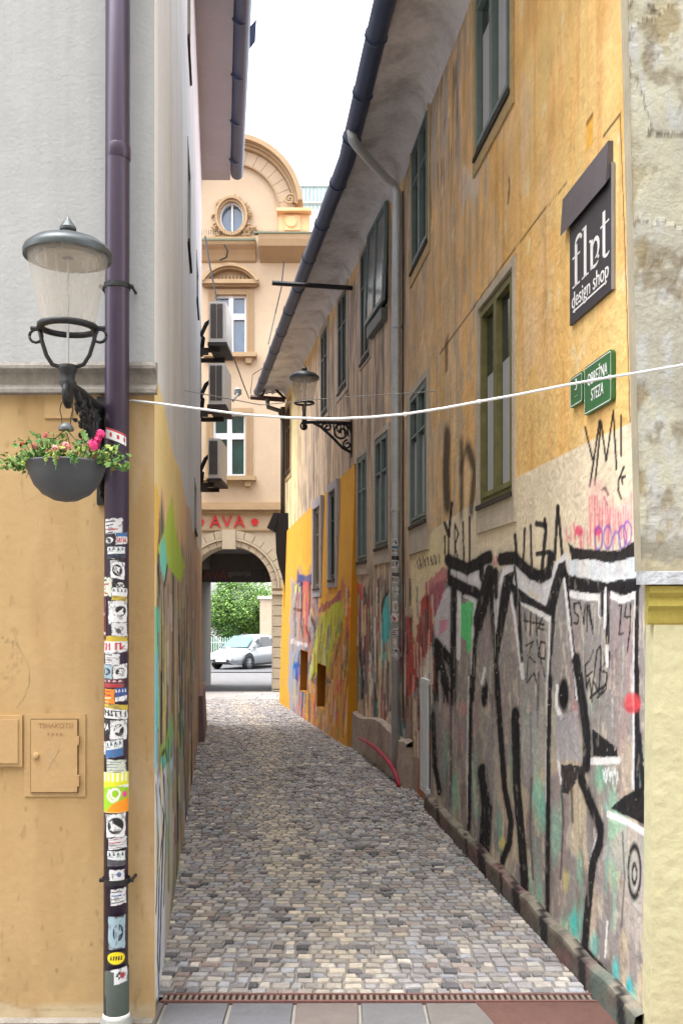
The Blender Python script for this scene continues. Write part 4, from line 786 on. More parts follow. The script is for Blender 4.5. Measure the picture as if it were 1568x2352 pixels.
# ------------------------------------------------------------------ left corner house
G = empty('corner_house', (-3, 8, 0), 'white and peach corner house on the left with pale cornice and graffiti side wall', 'house')
HT = 8.2
zc0, zc1 = FR_L.zy(0, 905), FR_L.zy(0, 845)
def Fs(x): return FR_L.sx(x)
mb = MB(); mb.grid([[FR_L.pt(s, z) for s in (0, 2, 4, FR_L.L)] for z in (zc0 + .02, 4, HT)]); build(mb, 'upper_wall', mat('white_render', '#abaeb1', .9, var=.05, scale=1.3, bump=.15, bscale=60, streak=.06, spec=.2), G)
def paint_lf(S, Z, x, y):
    n = len(x); P = Paint(x, y, np.tile(lin('#e6b778'), (n, 1))); i = np.arange(n)
    P.mix(i, (fbm(S * 1.2, Z * 1.2, 71) - .45) * 2.2, '#d9a766'); P.mix(i, np.clip((.06 - Z + .04 * fbm(S * 8, Z * 8, 73)) / .03, 0, 1) * .6, '#efd6a8')
    P.mix(i, np.clip((fbm(S * 50, Z * 16, 74, 3) - .74) * 14, 0, 1) * .3, '#9b7440'); P.mix(i, np.clip((fbm(S * 6, Z * 1.2, 76, 5) - .56) * 7, 0, 1) * .3, '#c7955a'); P.mix(i, np.clip((.5 - Z) / .5, 0, 1) * np.clip((fbm(S * 8, Z * 5, 79, 5) - .48) * 6, 0, 1) * .4, '#b58a56'); P.mix(i, np.clip((Z - 2.3) / .2, 0, 1) * np.clip((fbm(S * 14, Z * 1.5, 80, 4) - .45) * 5, 0, 1) * .3, '#a67f50')
    P.mix(i, np.clip((x - 300) / 4, 0, 1) * np.clip((fbm(S * 10, Z * 3, 75) - .55) * 6, 0, 1) * .35, '#edc79a')
    P.stroke([(-40, 1480), (0, 1462), (40, 1480), (66, 1530), (68, 1570), (55, 1605), (40, 1625)], 1.8, '#8d7350', .7, ky=1, rough=0)
    for k in range(9): P.stroke([(random.uniform(0, 20), 1475 + k * 12), (random.uniform(30, 50), 1470 + k * 12 + random.uniform(-8, 8)), (random.uniform(10, 40), 1490 + k * 12)], 1.2, '#9b8058', .5, ky=1, rough=.3)
    for (a, b) in ((330, 1085), (170, 1150), (336, 1160), (60, 1860), (140, 1905), (330, 2170), (250, 2230), (20, 2205)): P.blob(a if a < 240 else a - 120, b, 3, 5, '#a67f4a', .6)
    P.stroke([(0, 2300), (40, 2312), (90, 2322), (160, 2318), (230, 2325)], 3, '#b58a50', .5, soft=4, ky=1)
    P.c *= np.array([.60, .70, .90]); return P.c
ssL = [Fs(x) for x in np.arange(-60, 356, 2.5)] + [0, 1, 2, 3, FR_L.L]; ssL = [s for s in ssL if 0 <= s <= FR_L.L]
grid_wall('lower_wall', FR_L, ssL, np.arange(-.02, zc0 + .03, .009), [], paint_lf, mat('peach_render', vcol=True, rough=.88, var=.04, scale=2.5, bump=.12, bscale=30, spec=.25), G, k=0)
mb = MB(); pr = [(0, zc1 + .02), (.035, zc1 + .015), (.045, zc1), (.045, zc1 - .012), (.02, zc1 - .03), (.016, zc0 + .035), (.03, zc0 + .015), (.03, zc0), (0, zc0 - .004)]
mb.grid([[FR_L.pt(s, z, d) for d, z in pr] for s in (0, FR_L.L + .012)]); mb.face([FR_L.pt(FR_L.L + .012, z, d) for d, z in pr])
build(mb, 'cornice', mat('weathered_cornice', '#8d8882', .9, var=.18, scale=7, bump=.3, streak=.3), G)
mb = MB(); mb.box(-6, -.75, 3.79, 3.84, -.03, .012); build(mb, 'kerb', stone_m, G)
lz = 2.5
def paint_ls(S, Z, x, y):
    n = len(x); P = Paint(x, y, np.tile(lin('#b3b7be'), (n, 1))); i = np.arange(n)
    P.mix(i, (fbm(S * 3, Z * .5, 81) - .45) * 1.8, '#9fa2a8'); P.mix(i, np.clip((S - .3) / .8, 0, 1) * np.clip((fbm(S * 8, Z * .4, 82) - .45) * 4, 0, 1) * .5, '#96938f'); P.mix(i, np.clip(.3 - S, 0, .3) / .3 * .8, '#d2d1cd')
    below = np.clip((lz + .1 - S * .02 + .03 * np.sin(S * 3) - Z) / .01, 0, 1)
    P.mix(i, below, '#dcae72'); P.mix(i, below * np.clip((S - 2.2) / 2, 0, 1) * .8, '#8e8078')
    low = np.clip((2.15 + .35 * (fbm(S * 6, S * 0, 83) - .5) - Z) / .15, 0, 1); P.mix(i, low * np.clip((S - .05) / .15, 0, 1), '#7d7672')
    P.mix(i, low * np.clip((fbm(S * 9, Z * .8, 84) - .5) * 7, 0, 1) * .85, '#a68567'); P.mix(i, low * np.clip((fbm(S * 10, Z * 1.0, 85) - .55) * 8, 0, 1) * .85, '#3c3a40')
    P.mix(i, low * np.clip((fbm(S * 9, Z * .7, 86) - .58) * 8, 0, 1) * .8, '#76823a'); P.mix(i, np.clip((S - 3.6) / 1.2, 0, 1) * low * .6, '#94786a')
    P.mix(i, low * np.clip((S - 1.4) / .5, 0, 1) * np.clip((fbm(S * 14, Z * .9, 87) - .52) * 8, 0, 1) * .6, '#b89a80')
    P.poly([(354, 1120), (360, 1110), (366, 1150), (364, 1230), (358, 1290), (354, 1300)], '#d99a1e', .9); P.poly([(363, 1260), (375, 1220), (395, 1130), (405, 1230), (425, 1300), (415, 1340), (398, 1320), (385, 1300), (378, 1350), (370, 1300)], '#8fae22', .9, rough=2)
    P.poly([(368, 1250), (378, 1230), (384, 1290), (378, 1335), (368, 1310)], '#4fb0ac', .9); P.poly([(354, 1390), (366, 1400), (366, 1700), (358, 1760), (354, 1800)], '#3aa58f', .85); P.poly([(355, 1500), (359, 1500), (360, 1760), (355, 1780)], '#45a6c8', .8)
    P.stroke([(362, 1300), (372, 1400), (370, 1700), (376, 1740)], 3, K, .9); P.stroke([(378, 1345), (384, 1300)], 3, K, .9)
    P.poly([(364, 1720), (380, 1700), (392, 1640), (398, 1680), (386, 1760), (376, 1790), (366, 1760)], '#6f9a34', .85); P.poly([(368, 1740), (384, 1735), (384, 1765), (370, 1768)], '#2b9aa0', .9)
    P.poly([(356, 1780), (372, 1770), (396, 1740), (399, 1900), (385, 2200), (366, 2290), (357, 2300)], '#b9bfd0', .95, rough=1.5); P.poly([(380, 1790), (398, 1760), (398, 2000), (384, 2200), (378, 2250)], '#9f978c', .9)
    for pts, wd in (([(362, 1775), (370, 1850), (377, 1872), (366, 2000), (362, 2200), (366, 2290)], 3), ([(377, 1872), (372, 2000), (366, 2230)], 3), ([(358, 1800), (364, 1940), (358, 2100)], 2.5), ([(374, 1760), (382, 1900), (376, 2080)], 2), ([(372, 1735), (380, 1720), (384, 1745)], 4), ([(388, 1800), (388, 2050)], 1.5)): P.stroke(pts, wd, K, .95)
    rk = random.Random(59)
    for k in range(150):
        a = rk.uniform(358, 450); b = rk.uniform(1290 + (a - 358) * .9, 1900); P.stroke([(a, b), (a + 1.2, b + rk.uniform(30, 160))], rk.uniform(1, 3.2), rk.choice(['#2f2d31', '#232226', '#1f2a26', '#3a3a3f', '#8fa02e', '#3f9f94', '#c7b23a', '#5f93b5', '#8a6a50', '#b59a78', '#55606a', '#c9c6cc', '#7a4a44', '#6f7c3a']), rk.uniform(.4, .85))
    for k in range(46):
        a = random.uniform(362, 446); b = random.uniform(1330, 1720); P.stroke([(a, b), (a + 1.5, b + random.uniform(60, 240))], random.uniform(.8, 1.8), random.choice(['#2f2d31', '#8a9b3a', '#b59a78', '#5a5550', '#aaa4a8', '#6b4a3c']), .7)
    return P.c
LWIN = [(430, 435, 4.55, 6.0), (449, 452.5, 5.2, 6.3), (430, 436, 7.0, 8.0)]
hl = []
for a, b, c, d in ((430.5, 436.5, 4.7, 5.5), (451, 454.5, 5.25, 5.75), (430, 436, 6.35, 7.15), (446, 450, 2.5, 3.0)): hl.append((LW.sx(a), LW.sx(b), c, d))
ssW = [LW.sx(x) for x in np.arange(355, 464.5, 1.0)] + [v for h in hl for v in h[:2]] + [0, LW.L]; ssW = [s for s in ssW if 0 <= s <= LW.L]
zsW = list(np.arange(-.3, 2.75, .012)) + list(np.arange(2.75, HT + .01, .1)) + [v for h in hl for v in h[2:]]
grid_wall('side_wall', LW, ssW, zsW, hl, paint_ls, mat('side_plaster', vcol=True, rough=.9, var=.06, scale=2, bump=.3, bscale=20, spec=.2, streak=.05), G, k=.95)
for h in hl: window_s(G, LW, *h, grey_frame, rec=.06, sur=.03, sm=mat('grey_reveal', '#a6a4a2', .9), cols_=1, bars=(), surp=.006, sill=True)
mb = MB(); mb.face([LW.pt(LW.L, -.4), LW.pt(LW.L, -.4, -6), LW.pt(LW.L, HT, -6), LW.pt(LW.L, HT)]); mb.face([FR_L.pt(0, 0), FR_L.pt(0, HT), (-7.5, 14.4, HT), (-7.5, 14.4, -.4)])
build(mb, 'rear_wall', MATS['grey_reveal'], G)
mb = MB(); mb.box(-6, 6, 0, 0, 0, 0); mb = MB()
def lo(Y, d): return (-.749 - .128 * (Y - 3.84) + d, Y)
mb.hexa([(*lo(3.4, -.1), HT), (*lo(3.4, .40), HT), (*lo(14.6, .43), HT), (*lo(14.6, -.1), HT), (*lo(3.4, -.1), HT + .12), (*lo(3.4, .40), HT + .1), (*lo(14.6, .43), HT + .1), (*lo(14.6, -.1), HT + .12)])
mb.box(-6.4, -.9, 3.4, 3.84, HT + .002, HT + .1)
build(mb, 'soffit', soffitL_m, G)
mb = MB(); mb.tube([(*lo(3.3, .50), HT + .03), (*lo(14.45, .53), HT + .03)], .095, 16)
for yy in np.arange(4, 14.4, 1.1): mb.tube([(*lo(yy, .5), HT + .03), (*lo(yy + .03, .5), HT + .03)], .103, 16)
build(mb, 'gutter', gutter_m, G, smooth=True)
mb = MB(); mb.face([(*lo(3.3, .45), HT + .12), (*lo(14.6, .47), HT + .12), (-5, 13, HT + 3), (-4.4, 5, HT + 3)]); mb.face([(-6.4, 3.3, HT + .12), (*lo(3.3, .45), HT + .12), (-4.4, 5, HT + 3)]); build(mb, 'roof', roof_m, G)
mb = MB(); p = at(575, 110, 9.6); mb.hexa([at(573, 112, 10), at(586, 95, 10), at(586, 95, 10.4), at(573, 112, 10.4), at(574, 60, 10), at(589, 42, 10), at(589, 42, 10.4), at(574, 60, 10.4)]); build(mb, 'gutter_hopper', gutter_m, G)
mb = MB(); mb.hexa([LW.pt(LW.L - 2.3, -.3, .09), LW.pt(LW.L, -.3, .09), LW.pt(LW.L, -.3, 0), LW.pt(LW.L - 2.3, -.3, 0), LW.pt(LW.L - 2.3, .55, .05), LW.pt(LW.L, .55, .05), LW.pt(LW.L, .55, 0), LW.pt(LW.L - 2.3, .55, 0)]); build(mb, 'base_block', mat('pink_stone', '#7d676c', .9, var=.15), G)
# meter cupboards painted over in the facade
def fbox(mb, x0, x1, y0, y1, d0, d1): FR_L.box(mb, Fs(x0), Fs(x1), FR_L.zy(0, y1), FR_L.zy(0, y0), d0, d1)
peach = mat('peach_metal', '#b39468', .7, var=.05, scale=6, bump=.1); peach_d = mat('peach_gap', '#6b5030', .8)
mc = empty('meter_cupboard', FR_L.pt(Fs(125), FR_L.zy(0, 1830)), 'small peach painted cupboard door with faint scribbled writing low on the left facade', 'cupboard')
mb = MB(); fbox(mb, 56, 197, 1640, 1830, -.01, .004); build(mb, 'frame', peach, mc)
mb = MB(); fbox(mb, 71, 181, 1651, 1821, 0, .0065); build(mb, 'shadow_gap', peach_d, mc)
mb = MB(); fbox(mb, 73, 179, 1653, 1819, 0, .011); dd = build(mb, 'door', peach, mc)
mb = MB(); mb.lathe((0, 0, 0), [(.001, .012), (.011, .01), (.013, .002), (.013, 0)], 14); M_ = FR_L.M(Fs(85), FR_L.zy(0, 1735), .011)
mb.v = [tuple(M_ @ Vector((v[0], v[1], v[2]))) for v in mb.v]; build(mb, 'knob', peach, dd)
mb = MB()
for (a, b) in ((1690, 1710), (1780, 1805)): fbox(mb, 180, 184, a, b, 0, .018)
build(mb, 'hinge', peach, dd)
ink = mat('faint_ink', '#96744c', .8)
text_obj('writing', 'TSHAKOTSI', .028, FR_L.M(Fs(130), FR_L.zy(0, 1667), .0115), ink, dd, .0003, .95); text_obj('writing', 'x p x p', .022, FR_L.M(Fs(128), FR_L.zy(0, 1685), .0115), ink, dd, .0003)
mb = MB()
for (p0, p1) in (((108, 1725), (142, 1765)), ((138, 1720), (110, 1768))):
    a = FR_L.pt(Fs(p0[0]), FR_L.zy(0, p0[1]), .0115); b = FR_L.pt(Fs(p1[0]), FR_L.zy(0, p1[1]), .0115); mb.tube([a, b], .0008, 4)
build(mb, 'scratch', mat('grey_scratch', '#a79a88', .8), dd)
mc = empty('wall_hatch', FR_L.pt(Fs(10), FR_L.zy(0, 1758)), 'plain peach raised hatch at the left edge of the facade beside the cupboard', 'hatch')
mb = MB(); fbox(mb, -60, 53, 1643, 1760, -.01, .012); build(mb, 'frame', peach, mc); mb = MB(); fbox(mb, -52, 44, 1652, 1752, 0, .017); build(mb, 'door', peach, mc)
mb = MB(); fbox(mb, 103, 166, 906, 961, -.01, .006); tag(build(mb, 'cover_plate', peach), 'small square peach cover plate just under the cornice behind the lantern', 'plate')

# ------------------------------------------------------------------ facade at the right edge
R_ = empty('plaster_facade', (2.6, 3.65, 0), 'peeling pale plaster house front with pale yellow base at the right edge', 'house')
FY = 3.62
def Ex(y): return (1439 + y * .0245 - VX) / FP * FY
def zF(y): return HC + (VY - y) / FP * FY
rk = random.Random(9)
zl = zF(1312); mb = MB(); nz, nx = 260, 190; rows = []
for j in range(nz):
    z = zl + (6.3 - zl) * j / (nz - 1); y = VY - (z - HC) * FP / FY; x0 = Ex(y)
    rows.append([(x0 + (x0 * 0 + .5) * i / (nx - 1) if i < nx - 1 else 4.5, FY, z) for i in range(nx)])
V = np.array(rows).reshape(-1, 3); U, W2 = V[:, 0], V[:, 2]
n1 = fbm(U * 5, W2 * 3, 101, 6); n2 = fbm(U * 9, W2 * 7, 103, 5); n3 = fbm(U * 30, W2 * 12, 105, 4)
c = np.tile(lin('#c9c6b4'), (len(U), 1)); P = Paint(U * 600, -W2 * 600, c); i = np.arange(len(U))
P.mix(i, np.clip((n1 - .48) * 8, 0, 1) * .8, '#dcd9c2'); P.mix(i, np.clip((n2 - .53) * 9, 0, 1) * .7, '#b09c6e'); P.mix(i, np.clip((n3 - .5) * 5, 0, 1) * .5, '#d9dde2')
P.mix(i, np.clip((fbm(U * 12, W2 * 12, 107) - .62) * 9, 0, 1) * .7, '#978a72')
peel = fbm(U * 3.2, W2 * 2.4, 111, 6); crack = np.clip(1 - abs(peel - .5) / .006, 0, 1) * (W2 > 3.0); P.mix(i, crack * .85, '#6d5d48'); P.mix(i, np.clip((peel - .5) / .01, 0, 1) * (W2 > 3.0) * .5, '#ded9bd')
bz = zF(1235) + .015 * np.sin(U * 30) - W2; P.mix(i, np.clip(bz / .01, 0, 1) * .8, '#a39d8b'); P.mix(i, np.clip((zF(1285) - W2 + .01 * np.sin(U * 50)) / .01, 0, 1) * .8, '#c9bd9b')
P.mix(i, np.clip((fbm(U * 2.2, W2 * 1.3, 117, 3) - .55) * 9, 0, 1) * .4, '#b7b5ab')
relief = -.004 * np.clip((peel - .5) / .01, 0, 1) * (W2 > 3.0) - .004 * np.clip((n2 - .53) * 9, 0, 1); V[:, 1] += -.008 - relief
mb.grid(V.reshape(nz, nx, 3)); build(mb, 'upper_wall', mat('old_plaster', vcol=True, rough=.95, var=.08, scale=12, bump=.3, bscale=45, spec=.15), R_, colors=P.c * np.array([.62, .63, .66]))
mb = MB(); rows = [[(Ex(VY - (z - HC) * FP / FY), FY - .008, z), (Ex(VY - (z - HC) * FP / FY), FY + .075, z), (1.3, FY + .076, z)] for z in (zl, 3, 4, 5, 6.3)]; mb.grid(rows); build(mb, 'corner', mat('corner_plaster', '#a8a08c', .9, var=.15, streak=.15), R_)
yel = mat('pale_yellow_render', '#c2bd9a', .9, var=.06, scale=5, bump=.35, bscale=18, spec=.2); 
zb = zF(1435); mb = MB(); mb.grid([[(Ex(2352) - .002 + (0 if k else -.012), FY - .03, z), (4.5, FY - .03, z)] for k, z in enumerate((-.02, zb))]); mb.face([(Ex(2352) - .014, FY - .03, -.02), (Ex(2352) - .014, FY + .07, -.02), (Ex(2352) - .002, FY + .07, zb), (Ex(2352) - .002, FY - .03, zb)]); build(mb, 'lower_wall', yel, R_)
mb = MB(); x0 = Ex(1380); prof = [(.0, zF(1345)), (.06, zF(1347)), (.062, zF(1362)), (.045, zF(1372)), (.052, zF(1392)), (.038, zF(1402)), (.034, zF(1430)), (.03, zb)]
mb.grid([[(x0 + .012, FY - d, z), (4.5, FY - d, z)] for d, z in prof]); mb.face([(x0 + .012, FY - d, z) for d, z in prof] + [(x0 + .012, FY, zb)]); build(mb, 'moulding', mat('yellow_moulding', '#a89a4c', .9, var=.1, scale=8, bump=.3), R_)
mb = MB(); k = 0; x = x0 - .02
while x < 4.4:
    wd = rk.uniform(.12, .3); mb.hexa([(x, FY - .075, zF(1343) + rk.uniform(-.006, .006)), (x + wd - .006, FY - .075, zF(1343)), (x + wd - .006, FY, zF(1343)), (x, FY, zF(1343)), (x, FY - .07, zF(1314)), (x + wd - .006, FY - .07, zF(1314) + rk.uniform(-.004, .004)), (x + wd - .006, FY, zF(1312)), (x, FY, zF(1312))]); x += wd
build(mb, 'ledge', mat('white_worn_ledge', '#a5a9af', .9, var=.22, scale=14, bump=.5, dirt='#6f6a62', dirt_amt=.7), R_)
mb = MB(); mb.face([(1.25, FY, 6.3), (4.5, FY, 6.3), (4.5, FY + 6, 8), (1.25, FY + 6, 8)]); build(mb, 'roof', roof_m, R_)
mb = MB(); mb.tube([(1.16, 3.66, .05), (1.165, 3.66, .6)], .02, 6); 

# unseen house block added behind the viewer to shade the fronts; shows in panes
ob = empty('street_blocker', (0, -5.5, 0), 'plain cream house block added unseen behind the viewer to shade the fronts', 'house')
mb = MB(); mb.box(-20, 18, -11, -5.5, -.1, 14); build(mb, 'wall', mat('street_blocker_render', '#cfc4ae', .9), ob)
mb = MB()
for k in range(10):
    for z in (1, 4.2, 7.2): mb.box(-15 + k * 2.9, -13.9 + k * 2.9, -5.5, -5.48, z, z + 1.7)
build(mb, 'window', pane_m, ob)
# ------------------------------------------------------------------ shop sign
def Q(x, y, d=.0): return NR.xy(x, y, d)
sg = empty('shop_sign', NR.pt(NR.sx(1355), 3.0), 'dark shop sign board with white letters and arrow line high on the ochre wall', 'sign')
s0, s1 = NR.sx(1308, .015), NR.sx(1404, .015); zt, zb_ = 3.33, 2.82
zb_ = NR.zy(s1, 664, .015); zt = NR.zy(s1, 372, .015)
mb = MB(); NR.box(mb, s0, s1, zb_, zt, .002, .015); build(mb, 'board', black_m, sg)
mb = MB(); NR.box(mb, s1, s1 + .006, zb_, zt, .003, .0165); build(mb, 'edge_strip', mat('sign_edge', '#8f8f94', .6), sg)
wl = s1 - s0
# letters drawn as thick and thin strokes on the board
def LT(u, v): return (s0 + wl * u, zb_ + (zt - zb_) * v)
class Glyph:
    def __init__(s): s.mb = MB()
    def bar(s, pts): s.mb.prism(pts, .0151, .0165, NR)
    def rect(s, u0, u1, v0, v1): s.bar([LT(u0, v0), LT(u1, v0), LT(u1, v1), LT(u0, v1)])
    def arc(s, cu, cv, ru, rv, a0, a1, w0, w1, n=10):
        for k in range(n):
            t0 = k / n; t1 = (k + 1) / n; A0 = math.radians(a0 + (a1 - a0) * t0); A1 = math.radians(a0 + (a1 - a0) * t1)
            g0 = w0 + (w1 - w0) * math.sin(math.pi * t0); g1 = w0 + (w1 - w0) * math.sin(math.pi * t1)
            s.bar([LT(cu + (ru - g0) * math.cos(A0), cv + (rv - g0 * .9) * math.sin(A0)), LT(cu + ru * math.cos(A0), cv + rv * math.sin(A0)), LT(cu + ru * math.cos(A1), cv + rv * math.sin(A1)), LT(cu + (ru - g1) * math.cos(A1), cv + (rv - g1 * .9) * math.sin(A1))][::-1])
g = Glyph()
g.rect(.14, .20, .30, .66); g.rect(.08, .26, .30, .315); g.rect(.08, .27, .555, .57); g.arc(.235, .655, .095, .075, 180, 20, .012, .045); g.arc(.30, .685, .022, .02, 0, 360, .02, .02)   # f
g.rect(.37, .43, .30, .73); g.rect(.32, .48, .30, .315); g.rect(.33, .40, .715, .73)   # l
# upside-down a
g.rect(.53, .585, .31, .55); g.arc(.625, .35, .095, .05, 180, 340, .012, .03); g.arc(.655, .46, .085, .09, -100, 170, .01, .045); g.rect(.50, .54, .55, .565); g.arc(.71, .365, .018, .016, 0, 360, .016, .016)
g.rect(.81, .865, .33, .68); g.rect(.76, .95, .565, .58); g.arc(.89, .345, .08, .05, 180, 330, .012, .03)   # t
build(g.mb, 'lettering', white_m, sg)
g = Glyph(); g.rect(.12, .90, .088, .104); g.bar([LT(.08, .096), LT(.14, .075), LT(.14, .117)]); build(g.mb, 'arrow_line', white_m, sg)
text_obj('lettering', 'design shop', .105, NR.M(s0 + wl * .5, zb_ + (zt - zb_) * .185, .0155), white_m, sg, .001, .93)
mb = MB(); a0, a1 = NR.sx(1302), NR.sx(1408)
z3 = zt + .10; mb.hexa([NR.pt(a0, zt - .08, .034), NR.pt(a1, zt - .08, .034), NR.pt(a1, zt - .03, .0), NR.pt(a0, zt - .03, .0), NR.pt(a0, z3, .022), NR.pt(a1, z3, .022), NR.pt(a1, z3, 0), NR.pt(a0, z3, 0)]); build(mb, 'hood', mat('grey_hood', '#5b555a', .7, var=.12, scale=6), sg)
# green street plates
def plate(label, x0, x1, ya, yb, lines, nm='street_sign'):
    s0, s1 = NR.sx(x0, .02), NR.sx(x1, .02); z1 = NR.zy(s1, ya, .02); z0 = NR.zy(s1, yb, .02)
    g = empty(nm, NR.pt(s0, z0), label, 'sign')
    cm = .018; 
    def rr(i): 
        pts = []; 
        for (cx, cz, a) in ((s1 - cm, z0 + cm, -90), (s1 - cm, z1 - cm, 0), (s0 + cm, z1 - cm, 90), (s0 + cm, z0 + cm, 180)):
            for k in range(5): t = math.radians(a + k * 22.5); pts.append((cx + (cm - i) * math.cos(t) if True else 0, cz + (cm - i) * math.sin(t)))
        return pts
    mb = MB(); mb.prism(rr(0), .004, .02, NR); build(mb, 'plate', green_m, g)
    mb = MB(); o_, i_ = rr(.006), rr(.010)
    for k in range(len(o_)): j = (k + 1) % len(o_); mb.face([NR.pt(*i_[k], .0208), NR.pt(*o_[k], .0208), NR.pt(*o_[j], .0208), NR.pt(*i_[j], .0208)])
    build(mb, 'border', white_m, g)
    for t, v, sz, sx in lines: text_obj('lettering', t, sz, NR.M((s0 + s1) / 2, z0 + (z1 - z0) * v, .0212), white_m, g, .0006, sx)
    return g
plate('green street sign reading OBREZNA STEZA high on the ochre wall', 1341, 1404, 800, 920, [('OBREŽNA', .67, .075, .68), ('STEZA', .33, .075, .68)])
plate('smaller green house number plate beside the street sign', 1309, 1337, 850, 922, [('3', .66, .075, .9), ('· · ·', .3, .03, .8)], 'number_plate')

# ------------------------------------------------------------------ red hose along the base
mb = MB()
hp = []
for (x, y, d) in ((826, 1696, .12), (845, 1706, .13), (866, 1722, .13), (885, 1742, .13), (902, 1765, .12), (911, 1785, .12), (916, 1806, .12)):
    fr = FRW if x < 906 else NR; s = fr.sx(x, d); hp.append(fr.pt(s, max(.02, fr.zy(s, y, d)), d))
mb.tube(hp, .02, 8); tag(build(mb, 'red_hose', mat('red_rubber', '#a3213a', .5, var=.1), smooth=True), 'red bent hose leaning on the low stone base', 'hose')

# ------------------------------------------------------------------ wall lanterns
lantern_glass = None
def make_glass():
    m = bpy.data.materials.new('lantern_glass'); m.use_nodes = True; n = m.node_tree; b = n.nodes['Principled BSDF']
    b.inputs['Base Color'].default_value = (.62, .57, .5, 1); b.inputs['Roughness'].default_value = .25; b.inputs['Alpha'].default_value = .35
    t = n.nodes.new('ShaderNodeTexNoise'); t.inputs['Scale'].default_value = 9; mp = n.nodes.new('ShaderNodeMapping'); mp.inputs['Scale'].default_value = (6, 6, .6); tc = n.nodes.new('ShaderNodeTexCoord')
    n.links.new(tc.outputs['Object'], mp.inputs[0]); n.links.new(mp.outputs[0], t.inputs['Vector'])
    mr = n.nodes.new('ShaderNodeMapRange'); mr.inputs['To Min'].default_value = .22; mr.inputs['To Max'].default_value = .5; n.links.new(t.outputs['Fac'], mr.inputs['Value']); n.links.new(mr.outputs[0], b.inputs['Alpha'])
    return m
lantern_glass = make_glass()
def lantern(loc, R, arm_dir, arm_len, label):
    """loc: centre of the cradle's foot; arm_dir: unit vector from the lantern towards the wall"""
    g = empty('wall_lantern', loc, label, 'street lamp'); o = Vector(loc)
    U = lambda x, y, z: o + Vector((x, y, z)) * R
    mb = MB(); mb.lathe(o, [(1.0 * R, 2.52 * R), (1.01 * R, 2.62 * R), (.97 * R, 2.72 * R), (.8 * R, 2.86 * R), (.5 * R, 2.98 * R), (.2 * R, 3.04 * R), (.05 * R, 3.05 * R)], 36); mb.lathe(o, [(1.0 * R, 2.52 * R), (.9 * R, 2.56 * R), (.6 * R, 2.66 * R), (.02 * R, 2.7 * R)], 36)
    cap = build(mb, 'cap', cap_m, g, smooth=True)
    mb = MB(); mb.lathe(o, [(.16 * R, 3.0 * R), (.16 * R, 3.14 * R), (.19 * R, 3.16 * R), (.19 * R, 3.22 * R), (.03 * R, 3.46 * R), (.001, 3.5 * R)], 16); build(mb, 'finial', cap_m, cap)
    mb = MB(); mb.lathe(o, [(.60 * R, .96 * R), (.91 * R, 2.56 * R)], 40); build(mb, 'glass', lantern_glass, g, smooth=True)
    mb = MB(); mb.lathe(o, [(.70 * R, 2.5 * R), (.72 * R, 2.44 * R), (.62 * R, 2.42 * R), (.35 * R, 2.5 * R), (.02, 2.52 * R)], 32); build(mb, 'reflector', mat('lamp_reflector', '#857d74', .5, var=.15, scale=30), g, smooth=True)
    mb = MB(); mb.tube([U(0, 0, .0), U(0, 0, 2.5)], .028 * R, 8); build(mb, 'rod', zinc_m, g)
    mb = MB(); mb.lathe(o, [(.62 * R, .98 * R), (.69 * R, .96 * R), (.69 * R, .86 * R), (.56 * R, .84 * R), (.52 * R, .92 * R), (.60 * R, .98 * R)], 36); build(mb, 'ring', iron_m, g, smooth=True)
    mb = MB(); 
    ax = Vector((arm_dir.y, -arm_dir.x, 0))   # cradle lies across the arm
    V_ = lambda u, z: o + ax * (u * R) + Vector((0, 0, z * R))
    for sg_ in (-1, 1):
        mb.tube([V_(.66 * sg_, .9), V_(.6 * sg_, .6), V_(.5 * sg_, .28), V_(.36 * sg_, .06), V_(.16 * sg_, .0), V_(0, 0)], .05 * R, 8)
        mb.tube([V_(sg_ * (.74 + .15 * math.cos(a)), .72 + .15 * math.sin(a)) for a in np.linspace(0, 2 * math.pi, 13)], .035 * R, 6)
        mb.tube([V_(.6 * sg_, .9), V_(.86 * sg_, .9)], .05 * R, 6)
    build(mb, 'cradle', iron_m, g, smooth=True)
    mb = MB(); mb.lathe(o, [(.02 * R, .06 * R), (.2 * R, .04 * R), (.22 * R, -.05 * R), (.17 * R, -.15 * R), (.15 * R, -.3 * R), (.2 * R, -.36 * R), (.13 * R, -.5 * R), (.1 * R, -.8 * R), (.01, -.84 * R)], 16); build(mb, 'neck', iron_m, g, smooth=True)
    # bracket, in the plane of the arm: level top bar, scrolls filling the corner below
    B = lambda u, z: o + arm_dir * (u * arm_len) + Vector((0, 0, z * arm_len))
    mb = MB(); t = .03 * arm_len
    mb.tube([B(-.03, -.12), B(.3, -.10), B(.7, -.10), B(1, -.10)], t * 1.1, 8)
    mb.tube([B(.15, -.10), B(.35, -.20), B(.6, -.42), B(.8, -.62), B(1, -.72)], t * 1.0, 8)
    def spiral(cu, cz, r, turns, st_, sgn=1, n=34): return [B(cu + r * (1 - .8 * k / n) * math.cos(st_ + sgn * turns * 2 * math.pi * k / n), cz + r * (1 - .8 * k / n) * math.sin(st_ + sgn * turns * 2 * math.pi * k / n)) for k in range(n)]
    mb.tube(spiral(.78, -.30, .20, 1.6, 0), t * .8, 6); mb.tube(spiral(.48, -.20, .10, 1.4, 3.0, -1), t * .7, 6); mb.tube(spiral(.9, -.55, .10, 1.3, 1.5), t * .7, 6); mb.tube(spiral(.28, -.13, .05, 1.2, 0), t * .7, 6); mb.tube(spiral(.93, -.17, .06, 1.2, 0), t * .7, 6)
    mb.tube(spiral(0., -.2, .09, 1.4, 1.2), t * .7, 6)
    for k in range(9): u = .3 + k * .075; mb.tube([B(u, -.10), B(u + .02, -.12 - .5 * max(0, (u - .25)) * .8)], t * .5, 5)
    build(mb, 'bracket', iron_m, g, smooth=True)
    mb = MB(); side = ax * .028; w0 = B(1, 0)
